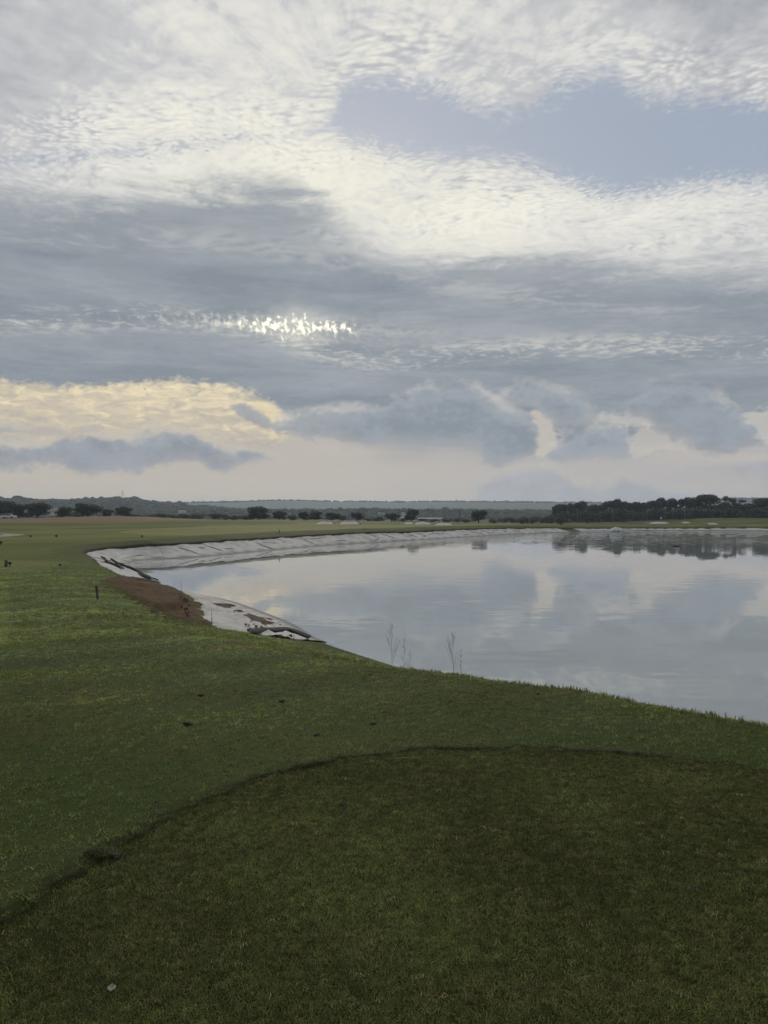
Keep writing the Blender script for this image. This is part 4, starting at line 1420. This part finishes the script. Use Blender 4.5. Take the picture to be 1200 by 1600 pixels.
def vehicle(px, d_, label, rz, L_=3.6):
    x = (px - HX) / FPX * d_
    t = thing('parked_car', label, 'car', (x, d_, _z(x, d_)), 'white vehicles under the left trees', rz)
    def ring(z, pts): return [(px_, py_, z) for px_, py_ in pts]
    h = L_ / 2
    lo = [(-h, -.8), (h, -.8), (h, .8), (-h, .8)]
    mid = [(-h, -.82), (h * .98, -.82), (h * .98, .82), (-h, .82)]
    hip = [(-h * .97, -.78), (h * .9, -.78), (h * .9, .78), (-h * .97, .78)]
    v = ring(.35, lo) + ring(.75, mid) + ring(.98, hip)
    f = [(3, 2, 1, 0), (8, 9, 10, 11)]
    for k in (0, 4):
        for i in range(4): f.append((k + i, k + (i + 1) % 4, k + 4 + (i + 1) % 4, k + 4 + i))
    obj('body', MB().add(v, f).mesh('body', m_white), t)
    v = ring(.985, [(-h * .9, -.72), (h * .5, -.72), (h * .5, .72), (-h * .9, .72)]) + ring(1.5, [(-h * .75, -.6), (h * .15, -.6), (h * .15, .6), (-h * .75, .6)])
    f = [(4, 5, 6, 7)] + [(i, (i + 1) % 4, 4 + (i + 1) % 4, 4 + i) for i in range(4)]
    obj('cabin', MB().add(v, f).mesh('cabin', m_glass), t)
    obj('roof', MB().box((-h * .3, 0, 1.53), (h * .95, 1.22, .05)).mesh('roof', m_white), t)
    for sx in (-1, 1):
        for sy in (-1, 1):
            obj('wheel', MB().tube([(sx * h * .62, sy * .62, .32), (sx * h * .62, sy * .83, .32)], .32, 12).mesh('wheel', m_dark), t)


vehicle(2, 224, 'white vehicle at the very left edge under the trees', 0.1)
vehicle(15, 222, 'white vehicle right of the one at the left edge', -0.15)

# flagsticks
for px, top, bot, lb, fl in ((309, 802.5, 817, 'thin flagstick on the left green without a visible flag', False), (1032, 808, 818, 'small white flag on the green before the pine grove', True)):
    d_ = 160 if not fl else 232
    x = (px - HX) / FPX * d_
    z0 = _z(x, d_)
    ht = EYE + (HY - top) / FPX * d_ - z0
    t = thing('flagstick', lb, 'flagstick', (x, d_, z0))
    obj('pole', MB().tube([(0, 0, -.05), (0, 0, ht)], .022, 6).mesh('pole', m_white if fl else m_steel), t)
    obj('cup', MB().tube([(0, 0, -.05), (0, 0, .01)], .055, 10).mesh('cup', m_dark), t)
    if fl:
        v = [(.02 + .45 * i / 6, .05 * math.sin(i), ht - .02 - .5 * j) for i in range(7) for j in range(2)]
        v += [(a, b + .006, c) for a, b, c in v]
        f = [(i * 2, i * 2 + 2, i * 2 + 3, i * 2 + 1) for i in range(6)] + [(14 + i * 2, 15 + i * 2, 17 + i * 2, 16 + i * 2) for i in range(6)]
        obj('flag', MB().add(v, f).mesh('flag', m_white), t)


# red topped stake on the near slope
q = place(153, 937, 30)
hs = 22 / FPX * q.y
t = thing('hazard_stake', 'red topped wooden hazard stake leaning on the grass beside bare bank', 'stake', q)
t.rotation_euler = (0, R(-6), R(15))
obj('post', MB().box((0, 0, hs * .28), (.085, .05, hs * .60)).mesh('post', m_wood), t)
obj('red_top', MB().box((0, 0, hs * .79), (.088, .053, hs * .42)).mesh('red_top', m_red), t)
# things on the far tee
q = place(9.5, 886, 54)
t = thing('tee_post', 'black square post on the small tee at far left', 'post', q)
obj('post', MB().box((0, 0, .22), (.13, .13, .46)).mesh('post', m_dark), t)
obj('plate', MB().box((-.02, -.068, .28), (.10, .008, .2)).mesh('plate', m_steel), t)
q = place(15.5, 885.5, 54)
t = thing('litter_basket', 'black cup-shaped basket on a thin stem right of the tee post', 'basket', q)
obj('stem', MB().tube([(0, 0, -.02), (0, 0, .16)], .03, 8).mesh('stem', m_dark), t)
obj('bowl', MB().tube([(0, 0, .14), (0, 0, .2), (0, 0, .3), (0, 0, .31)], [.04, .10, .14, .12], 12).mesh('bowl', m_dark), t)
q = place(1.0, 852, 80)
t = thing('litter_basket', 'dark basket half out of the picture at the left edge', 'basket', q)
obj('stem', MB().tube([(0, 0, -.02), (0, 0, .18)], .04, 8).mesh('stem', m_dark), t)
obj('bowl', MB().tube([(0, 0, .16), (0, 0, .2), (0, 0, .42), (0, 0, .43)], [.05, .16, .2, .17], 12).mesh('bowl', m_dark), t)
for px, py, d_, s_, lb in ((94, 884.5, 54, .10, 'small dark tee marker at the right end of the small tee'), (48, 839.5, 105, .2, 'small dark tee marker right of the pale cart path'),
                           (88, 839.5, 105, .2, 'dark tee marker level with the one beside the cart path, nearer the lake'), (222, 839.5, 100, .16, 'tiny dark marker at the lower left rim of the green')):
    q = place(px, py, d_)
    t = thing('tee_marker', lb, 'tee marker', q)
    obj('peg', MB().tube([(0, 0, -.05), (0, 0, s_ * .6)], s_ * .2, 6).mesh('peg', m_dark), t)
    obj('head', MB().tube([(0, 0, s_ * .4), (0, 0, s_ * .7), (0, 0, s_ * 1.3), (0, 0, s_ * 1.6)], [s_ * .5, s_ * .9, s_ * .9, s_ * .45], 10).mesh('head', m_dark, True), t)
for px, py, d_, hh, lb in ((436.5, 832.5, 106, .42, 'short dark stake on the near rim of the green'), (569, 827.5, 125, .22, 'stubby stake on the green rim above the far bank'), (618.5, 834.5, 125, .5, 'dark stake on the far bank slope left of the lone tree')):
    q = place(px, py, d_)
    t = thing('marker_stake', lb, 'stake', q)
    obj('post', MB().box((0, 0, hh * .45), (.10, .08, hh)).mesh('post', m_dark), t)
    obj('cap', MB().box((0, 0, hh * .97), (.12, .10, .06)).mesh('cap', m_red), t)

# aerator fountain
m_foam, out = material('foam')
pf = principled(out, (0.85, 0.87, 0.87), 0.6)
tl = _node('ShaderNodeBsdfTranslucent'); tl.inputs['Color'].default_value = (.85, .87, .87, 1)
mxs = _node('ShaderNodeMixShader'); mxs.inputs[0].default_value = .5
G.tree.links.new(pf.outputs[0], mxs.inputs[1]); G.tree.links.new(tl.outputs[0], mxs.inputs[2]); G.tree.links.new(mxs.outputs[0], out.inputs['Surface'])
d_ = (EYE - ZW) * FPX / (830.5 - HY)
x = (963 - HX) / FPX * d_
t = thing('fountain', 'white bubbling aerator splash in the water below the pine grove', 'fountain', (x, d_, ZW))
obj('float', MB().tube([(0, 0, -.1), (0, 0, .12)], .7, 14).mesh('float', m_dark), t)
vv = []
N_ = 900
th = rng.uniform(0, 6.283, N_); q_ = np.sqrt(rng.random(N_)) * 1.75
hz_ = .85 * np.sqrt(np.clip(1 - (q_ / 1.8) ** 2, 0, 1)) * (1 + .18 * np.sin(th * 5)) * rng.uniform(.75, 1.06, N_)
ctr = np.stack([q_ * np.cos(th), q_ * np.sin(th), hz_], 1)
sc_ = rng.uniform(.05, .16, N_)
vv = iv[None] * sc_[:, None, None] * np.array([1, 1, 1.3]) + ctr[:, None, :]
sp = obj('spray', new_mesh('spray', vv.reshape(-1, 3), (iff[None] + (np.arange(N_) * len(iv))[:, None, None]).reshape(-1, 3), [m_foam]), t)
sp['kind'] = 'stuff'
# foam drifting on the water either side of it
N_ = 1500
fx = rng.uniform(-19, 30, N_)
fy = rng.normal(0, .55, N_) * (1 - np.abs(fx - 3) / 40)
ctr = np.stack([x + fx, d_ - .5 + fy, np.full(N_, ZW + .012)], 1)
sc_ = rng.uniform(.05, .2, N_) * (1 - np.abs(fx - 2) / 34)
vv = iv[None] * sc_[:, None, None] * np.array([2.2, 1, .14]) + ctr[:, None, :]
fo = obj('foam', new_mesh('foam', vv.reshape(-1, 3), (iff[None] + (np.arange(N_) * len(iv))[:, None, None]).reshape(-1, 3), [m_foam]))
fo['kind'] = 'stuff'; fo['label'] = 'white foam line drifting on the water beside the fountain'
# pump float
d_ = (EYE - ZW) * FPX / (854 - HY)
x = (1056.5 - HX) / FPX * d_
t = thing('pump_float', 'small dark float lying alone on the water at right', 'float', (x, d_, ZW))
pts = [(-.58, 0, .02), (-.5, 0, .07), (.5, 0, .07), (.58, 0, .02)]
obj('hull', MB().tube(pts, [.05, .11, .11, .05], 10).mesh('hull', m_dark, True), t)
obj('deck', MB().tube([(-.18, 0, .14), (-.1, 0, .2), (.2, 0, .2), (.28, 0, .15)], [.05, .09, .09, .04], 8).mesh('deck', m_steel, True), t)

# ------------------------------------------------------------------ dry weeds at the water's edge
m_weed = simple('dry_stem', (0.10, 0.092, 0.08), (0.15, 0.135, 0.115), 30, 0.85, 0.0)


def weed(px, base, top, d_, label, nbr, seed, spread=.32, rz=0.0):
    r0 = random.Random(seed)
    x = (px - HX) / FPX * d_
    z0 = _z(x, d_) - .02
    ht = EYE + (HY - top) / FPX * d_ - z0
    t = thing('dry_weed', label, 'weed', (x, d_, z0), 'dry weeds on the bank', rz)
    r_ = .0020 if d_ < 20 else .007
    lean = r0.uniform(-.05, .05)
    main = [(lean * ht * k, .02 * k, ht * k) for k in (0, .3, .6, 1)]
    obj('stem', MB().tube(main, [r_ * 1.4, r_ * 1.1, r_ * .8, r_ * .5], 5).mesh('stem', m_weed), t)
    for b in range(nbr):
        h = .18 + .72 * b / max(1, nbr); a = r0.uniform(0, 6.28); L_ = ht * (spread * (1.15 - h)) * r0.uniform(.7, 1.2)
        p0 = Vector((lean * ht * h, .02 * h, ht * h))
        dirn = Vector((math.cos(a), math.sin(a) * .8, 1.6)).normalized()
        p2 = p0 + dirn * L_ + Vector((0, 0, L_ * .25))
        br = obj('branch', MB().tube([p0, (p0 + p2) / 2 + Vector((math.cos(a), math.sin(a), 0)) * L_ * .08, p2], [r_ * .9, r_ * .65, r_ * .4], 4).mesh('branch', m_weed), t)
        mb = MB()
        for k in range(5):
            q = p0.lerp(p2, .35 + .15 * k)
            e = q + Vector((r0.uniform(-1, 1), r0.uniform(-1, 1), r0.uniform(.3, 1.4))) * .02 * (ht / .55)
            mb.tube([q, e], [r_ * .7, r_ * .9], 4)
        obj('seed_heads', mb.mesh('seed_heads', m_weed), br)
    return t


weed(613, 1032, 972, 13.4, 'tallest dry branching weed on the grass edge', 11, 1)
weed(630, 1034, 989, 13.2, 'slender dry weed right of the tallest one', 5, 2, .14)
weed(640, 1036, 1014, 13.0, 'shortest dry sprig beside the two left weeds', 4, 3, .3)
weed(709, 1046, 986, 12.0, 'dry forked weed standing apart to the right', 12, 4, .42)
weed(720, 1048, 1013, 11.9, 'thin straight stalk close to the forked weed', 4, 5, .12)
weed(283, 930, 908, 40.0, 'lone thin stalk where the bare bank meets the water', 2, 6, .1)
weed(331, 984, 952, 24.0, 'lone thin stalk before the wrinkled liner sheet', 3, 7, .08)

# ------------------------------------------------------------------ bits lying on the grass
m_soil = simple('dark_soil', (0.008, 0.008, 0.006), (0.020, 0.018, 0.013), 30, 0.95, 0.01)
m_deadleaf = simple('dead_leaf', (0.12, 0.105, 0.065), (0.18, 0.155, 0.10), 40, 0.7, 0.002)
bits = [(535, 1258, .022, 'dark earth clod near the middle of the tee'), (293, 1133, .05, 'flat dark clod on the rough left of the middle'), (314, 1088, .05, 'pair-like dark clod further up the rough'),
        (495, 1149, .03, 'small clod just beyond the tee rim'), (440, 1097, .05, 'clod on the rough above the small clod'), (583, 1132, .03, 'dark clod right of the small rim clod'), (245, 1254, .018, 'tiny clod left of the tee rim'),
        (840, 1085, .03, 'small dark clod near the lake edge'), (335, 1385, .010, 'tiny dark crumb on the left of the tee'), (868, 1168, .03, 'clod in the rough where the rim curves right')]
for i, (px, py, s_, lb) in enumerate(bits):
    q = place(px, py, 1.65 * FPX / (py - HY))
    t = thing('soil_clod', lb, 'clod', q + Vector((0, 0, s_ * .25)), 'clods on the grass', random.random() * 6, lump_mesh('soil_clod', m_soil, i, 2))
    t.scale = (s_ * 1.0, s_ * .75, s_ * .5)


def leaf_thing(px, py, L_, label, ratio=.55, curl=.15):
    q = place(px, py, 1.65 * FPX / (py - HY))
    v, f = [], []
    n_ = 7
    for i in range(n_):
        u = i / (n_ - 1)
        w_ = L_ * ratio * math.sin(math.pi * min(.98, max(.03, u))) ** .8 / 2
        for k, s_ in enumerate((-1, -.4, .4, 1)):
            v.append(((u - .5) * L_, s_ * w_, L_ * curl * (abs(s_) ** 2) * .6 + L_ * curl * (u - .5) ** 2 + .004))
    f = [(i * 4 + k, i * 4 + k + 1, i * 4 + 5 + k, i * 4 + 4 + k) for i in range(n_ - 1) for k in range(3)]
    t = thing('fallen_leaf', label, 'leaf', q + Vector((0, 0, .012)), None, random.random() * 6)
    bl = obj('blade', new_mesh('blade', np.array(v), np.array(f), [m_deadleaf]), t)
    md = bl.modifiers.new('thick', 'SOLIDIFY'); md.thickness = .0012
    obj('stalk', MB().tube([(L_ * .48, 0, .006), (L_ * .75, L_ * .06, .004)], .0012, 5).mesh('stalk', m_deadleaf), t)


leaf_thing(175, 1551, .042, 'pale round fallen leaf at the bottom left of the tee', .75)
leaf_thing(367, 1274, .05, 'narrow pale leaf lying left of the tee clod', .25)
leaf_thing(935, 1170, .05, 'pale leaf scrap on the rim right of the middle', .4)
leaf_thing(540, 1222, .03, 'dry leaf scrap on the tee above the clod', .4)
q = place(637, 1190, 5.1)
t = thing('twig', 'thin pale twig lying along the tee rim', 'twig', q + Vector((0, 0, .02)), None, .05, MB().tube([(-.09, 0, 0), (-.02, .006, .004), (.05, -.004, .003), (.09, .004, 0)], [.003, .004, .0035, .002], 6).mesh('twig', m_deadleaf))
# divot in the tee
q = place(1090, 1388, 3.4)
me = lump_mesh('divot', m_soil, 55, 2)
t = thing('divot', 'dark divot scar at the lower right of the tee', 'divot', q + Vector((0, 0, .004)), None, -.5, me)
t.scale = (.035, .016, .008)

# bird
m_bird = simple('bird_plumage', (0.05, 0.05, 0.05), (0.08, 0.08, 0.08), 8, 0.8, 0.0)
d_ = 90
t = thing('bird', 'tiny dark bird flying before the warm gap in the clouds', 'bird', ((226 - HX) / FPX * d_, d_, EYE + (HY - 608) / FPX * d_), None, .3)
obj('body', MB().tube([(-.12, 0, 0), (-.06, 0, .01), (.05, 0, .015), (.12, 0, .01), (.15, 0, .005)], [.008, .03, .035, .022, .005], 8).mesh('body', m_bird, True), t)
for sy in (-1, 1):
    v = [(-.05, 0, .02), (.06, 0, .025), (.04, sy * .14, .06), (-.05, sy * .13, .055), (-.04, sy * .27, .03), (-.08, sy * .25, .028)]
    v += [(a, b, c - .006) for a, b, c in v]
    f = [(0, 1, 2, 3), (3, 2, 4, 5), (9, 8, 7, 6), (11, 10, 8, 9), (0, 6, 7, 1), (1, 7, 8, 2), (2, 8, 10, 4), (4, 10, 11, 5), (5, 11, 9, 3), (3, 9, 6, 0)]
    obj('wing', MB().add(v, f).mesh('wing', m_bird), t)

# ================================================================== grass
m_grass, out = material('grass_blade')
gi = V(_node('ShaderNodeAttribute').outputs['Color'])
an = G.tree.nodes[-1]; an.attribute_name = 'tint'; an.attribute_type = 'INSTANCER'
isl = V(_node('ShaderNodeNewGeometry').outputs['Random Per Island'])
k_ = ss(isl, 0.0, 1.0, 0.2, 2.05, 'LINEAR')
gi = mix(1.0, gi, xyz(k_, k_, k_), 'MULTIPLY')
dif = _node('ShaderNodeBsdfPrincipled')
_put(dif.inputs['Base Color'], gi); dif.inputs['Roughness'].default_value = 0.7; dif.inputs['Specular IOR Level'].default_value = 0.15
tr_ = _node('ShaderNodeBsdfTranslucent'); _put(tr_.inputs['Color'], gi)
ms_ = _node('ShaderNodeMixShader'); ms_.inputs[0].default_value = 0.28
G.tree.links.new(dif.outputs[0], ms_.inputs[1]); G.tree.links.new(tr_.outputs[0], ms_.inputs[2]); G.tree.links.new(ms_.outputs[0], out.inputs['Surface'])


def tuft(seed, n, spread, hgt, wid, lean):
    r0 = random.Random(seed)
    v, f = [], []
    for i in range(n):
        a = r0.uniform(0, 6.283); q = spread * math.sqrt(r0.random())
        bx_, by_ = math.cos(a) * q, math.sin(a) * q
        da = r0.uniform(0, 6.283); h = hgt * r0.uniform(.5, 1.15); ln_ = lean * h * r0.uniform(.2, 1.3)
        wx2, wy2 = -math.sin(da) * wid / 2, math.cos(da) * wid / 2
        ex, ey = math.cos(da) * ln_, math.sin(da) * ln_
        k = len(v)
        v += [(bx_ - wx2, by_ - wy2, -.004), (bx_ + wx2, by_ + wy2, -.004), (bx_ + ex * .4 + wx2 * .7, by_ + ey * .4 + wy2 * .7, h * .6), (bx_ + ex * .4 - wx2 * .7, by_ + ey * .4 - wy2 * .7, h * .6), (bx_ + ex, by_ + ey, h)]
        f += [(k, k + 1, k + 2, k + 3), (k + 3, k + 2, k + 4)]
    me = bpy.data.meshes.new('tuft'); me.from_pydata(v, [], f); me.materials.append(m_grass)
    return me


def scatter(name, label, pts, scale, rotz, tint, me):
    pm = bpy.data.meshes.new(name)
    pm.vertices.add(len(pts)); pm.vertices.foreach_set('co', np.asarray(pts, np.float32).ravel())
    pm.attributes.new('sc', 'FLOAT', 'POINT').data.foreach_set('value', np.asarray(scale, np.float32))
    pm.attributes.new('rot', 'FLOAT_VECTOR', 'POINT').data.foreach_set('vector', np.stack([rng.normal(0, .12, len(pts)), rng.normal(0, .12, len(pts)), rotz], 1).astype(np.float32).ravel())
    pm.attributes.new('tint', 'FLOAT_COLOR', 'POINT').data.foreach_set('color', np.column_stack([tint, np.ones(len(pts))]).astype(np.float32).ravel())
    o = obj(name, pm)
    o['kind'] = 'stuff'; o['label'] = label
    src = bpy.data.objects.new('tuft_source', me)
    ng_ = bpy.data.node_groups.new('scatter', 'GeometryNodeTree')
    ng_.interface.new_socket('Geometry', in_out='INPUT', socket_type='NodeSocketGeometry')
    ng_.interface.new_socket('Geometry', in_out='OUTPUT', socket_type='NodeSocketGeometry')
    N = ng_.nodes; Lk = ng_.links
    gi_, go_ = N.new('NodeGroupInput'), N.new('NodeGroupOutput')
    mp = N.new('GeometryNodeMeshToPoints'); ip = N.new('GeometryNodeInstanceOnPoints')
    oi = N.new('GeometryNodeObjectInfo'); oi.inputs['Object'].default_value = src; oi.inputs['As Instance'].default_value = True
    def na_(nm, ty):
        q = N.new('GeometryNodeInputNamedAttribute'); q.data_type = ty; q.inputs['Name'].default_value = nm
        return q.outputs['Attribute']
    Lk.new(gi_.outputs[0], mp.inputs[0]); Lk.new(mp.outputs[0], ip.inputs['Points']); Lk.new(oi.outputs['Geometry'], ip.inputs['Instance'])
    er = N.new('FunctionNodeEulerToRotation')
    Lk.new(na_('rot', 'FLOAT_VECTOR'), er.inputs[0]); Lk.new(er.outputs[0], ip.inputs['Rotation'])
    Lk.new(na_('sc', 'FLOAT'), ip.inputs['Scale'])
    Lk.new(ip.outputs[0], go_.inputs[0])
    md = o.modifiers.new('scatter', 'NODES'); md.node_group = ng_
    return o


def polar(n, r0_, r1_, power):
    """random ground points in the view, density falling off with distance"""
    u = rng.random(n)
    if power == 0: rr2 = np.sqrt(r0_ ** 2 + (r1_ ** 2 - r0_ ** 2) * u)
    elif power == 1: rr2 = r0_ + (r1_ - r0_) * u
    else: rr2 = r0_ * (r1_ / r0_) ** u
    a = rng.uniform(-R(54), R(54), n)
    far_ = (rr2 > 16) & (np.abs(a) > R(38))
    a = np.where(far_, a * .68, a)
    return np.sin(a) * rr2, np.cos(a) * rr2


# short tee grass
x, y = polar(135000, 1.0, 6.0, 1)
m = ground(x, y, True)
k = m['tee'] > .45
x, y, z = x[k], y[k], m['z'][k]
n = len(x)
b = fbm(x / .6, y / .6, 4, 61)[:, None] * 1.3 + rng.normal(0, .45, (n, 1))
tn = np.array([.068, .080, .023]) * np.exp(b * .8)
dry = rng.random(n) < .10 + .7 * np.clip(fbm(x / .45, y / .3, 3, 62), 0, 1)
tn[dry] = np.array([.128, .116, .046]) * rng.uniform(.7, 1.3, (dry.sum(), 1))
straw = rng.random(n) < .014
tn[straw] = np.array([.27, .235, .13]) * rng.uniform(.6, 1.2, (straw.sum(), 1))
scatter('tee_grass', 'closely mown olive grass of the tee', np.stack([x, y, z], 1), rng.uniform(.7, 1.25, n), rng.uniform(0, 6.28, n), tn, tuft(1, 18, .028, .0085, .0030, 2.0))
# rough grass beyond the tee
x, y = polar(215000, 1.6, 62, 1)
m = ground(x, y, True)
k = (rng.random(len(x)) > sstep(28, 62, np.hypot(x, y))) & (m['tee'] < .55) & (m['dirt'] < .4) & (m['d'] > np.where(np.hypot(x, y) > 18, m['liner'] + .2, 2.2))
x, y, z = x[k], y[k], m['z'][k]
n = len(x); r_ = np.hypot(x, y)
b = fbm(x / 1.8, y / 1.8, 4, 63)[:, None] * 1.9 + rng.normal(0, .42, (n, 1))
tn = np.array([.118, .144, .042]) * np.exp(b * .7)
f1 = np.clip(fbm(x / 1.6, y / .9, 4, 64) * 4.0 - .45, 0, 1)
dry = rng.random(n) < .07 + .6 * f1
tn[dry] = np.array([.190, .165, .064]) * rng.uniform(.7, 1.3, (dry.sum(), 1))
dewm = sstep(-.02, .14, fbm(x / 2.4, y / 1.2, 3, 65)) * (~dry)
tn = tn * (1 - .4 * dewm)[:, None] + np.array([.095, .140, .075]) * (.4 * dewm)[:, None]
# mowing bands running down the slope
u_ = x * .55 + y * .83
v_ = x * .83 - y * .55
band = np.sin((v_ + .35 * fbm(x / 3, y / 3, 2, 66)) * 2 * np.pi / 2.6)
tn *= (1 + .17 * np.tanh(band * 2.5) * sstep(4.5, 8, r_))[:, None]
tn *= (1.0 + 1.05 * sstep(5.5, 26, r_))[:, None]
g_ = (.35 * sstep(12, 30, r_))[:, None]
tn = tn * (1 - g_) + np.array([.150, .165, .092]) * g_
sc_ = (.34 + .045 * np.minimum(r_, 40)) * rng.uniform(.7, 1.3, n)
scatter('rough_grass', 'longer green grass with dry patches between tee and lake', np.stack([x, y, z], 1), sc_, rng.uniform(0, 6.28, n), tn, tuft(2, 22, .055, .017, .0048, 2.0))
# taller unmown fringe where the turf breaks down to the water
x, y = polar(36000, 5.0, 26, 1)
m = ground(x, y, True)
k = (m['d'] > m['wbank'] * .55) & (m['d'] < m['wbank'] * 1.02) & (m['dirt'] < .3) & (m['d'] > np.where(np.hypot(x, y) > 18, m['liner'] + .2, 2.2)) & (fbm(x / .8, y / .8, 3, 71) > -.10)
x, y, z = x[k], y[k], m['z'][k]
n = len(x)
tn = np.array([.105, .130, .042]) * np.exp(rng.normal(0, .4, (n, 1)))
dry = rng.random(n) < .25
tn[dry] = np.array([.21, .18, .085]) * rng.uniform(.7, 1.2, (dry.sum(), 1))
scatter('bank_grass', 'taller ragged grass fringing the bank above the water', np.stack([x, y, z], 1), rng.uniform(.7, 1.5, n) * (1 + .03 * np.hypot(x, y)), rng.uniform(0, 6.28, n), tn, tuft(6, 11, .05, .030, .005, 1.0))
# torn thatch along the rim of the tee
seg = TEE[:52]
nn_ = 4200
t_ = rng.random(nn_) * (len(seg) - 1)
i_ = t_.astype(int); f_ = (t_ - i_)[:, None]
pq = seg[i_] * (1 - f_) + seg[np.minimum(i_ + 1, len(seg) - 1)] * f_
wob = fbm(pq[:, 0] / .25, pq[:, 1] / .25, 3, 21) * .16
tg = seg[np.minimum(i_ + 1, len(seg) - 1)] - seg[i_]; tg /= np.linalg.norm(tg, axis=1, keepdims=True) + 1e-9
nv2 = np.stack([-tg[:, 1], tg[:, 0]], 1)
q1 = pq + nv2 * .2
_s = np.sign(poly_sd(q1[:, 0], q1[:, 1], TEE))[:, None]
dens = sstep(-.30, .18, fbm(pq[:, 0] / .35, pq[:, 1] / .35, 3, 24)) * (1 - .5 * sstep(-.6, -1.4, pq[:, 0])) + .25 * sstep(1.2, 2.2, pq[:, 0])
off = -wob + rng.normal(.0, .004 + .010 * dens, nn_)
pq = pq + nv2 * _s * off[:, None]
k = rng.random(nn_) < .32 + .6 * dens
pq, dens = pq[k], dens[k]
z = ground(pq[:, 0], pq[:, 1])
n = len(pq)
tn = np.array([.048, .056, .022]) * np.exp(rng.normal(0, .5, (n, 1)))
lt_ = rng.random(n) < .16
tn[lt_] = np.array([.080, .085, .045]) * rng.uniform(.6, 1.2, (lt_.sum(), 1))
scatter('thatch', 'torn dark thatch along the rim of the tee', np.column_stack([pq, z - .002]), rng.uniform(.35, .65, n) * (1 + .4 * dens), rng.uniform(0, 6.28, n), tn, tuft(3, 12, .030, .022, .005, 2.2))
# heap of clippings on the rim at left
pc = place(163, 1340, 3.75)
nn_ = 260
a_ = rng.uniform(0, 6.283, nn_); q_ = np.sqrt(rng.random(nn_))
pq = np.stack([pc.x + np.cos(a_) * q_ * .085, pc.y + np.sin(a_) * q_ * .05], 1)
z = ground(pq[:, 0], pq[:, 1]) + .022 * (1 - q_ ** 2)
tn = np.array([.050, .056, .026]) * np.exp(rng.normal(0, .7, (nn_, 1)))
scatter('clippings', 'heap of grass clippings on the left rim of the tee', np.column_stack([pq, z]), rng.uniform(.5, 1.1, nn_), rng.uniform(0, 6.28, nn_), tn, tuft(4, 10, .020, .016, .004, 2.6))

# ================================================================== haze
hz_m = bpy.data.materials.new('haze'); hz_m.use_nodes = True
G.tree = hz_m.node_tree; G.tree.nodes.clear()
out = _node('ShaderNodeOutputMaterial')
pv = _node('ShaderNodeVolumePrincipled')
pv.inputs['Color'].default_value = (0.70, 0.82, 1.0, 1)
pv.inputs['Density'].default_value = 0.00022
pv.inputs['Anisotropy'].default_value = 0.4
G.tree.links.new(pv.outputs[0], out.inputs['Volume'])
hb_ = MB().box((0, 1380, 15), (5200, 3300, 84))
hz_o = obj('haze', hb_.mesh('haze', hz_m))
hz_o['kind'] = 'stuff'; hz_o['label'] = 'thin blue-grey morning haze over the whole place'
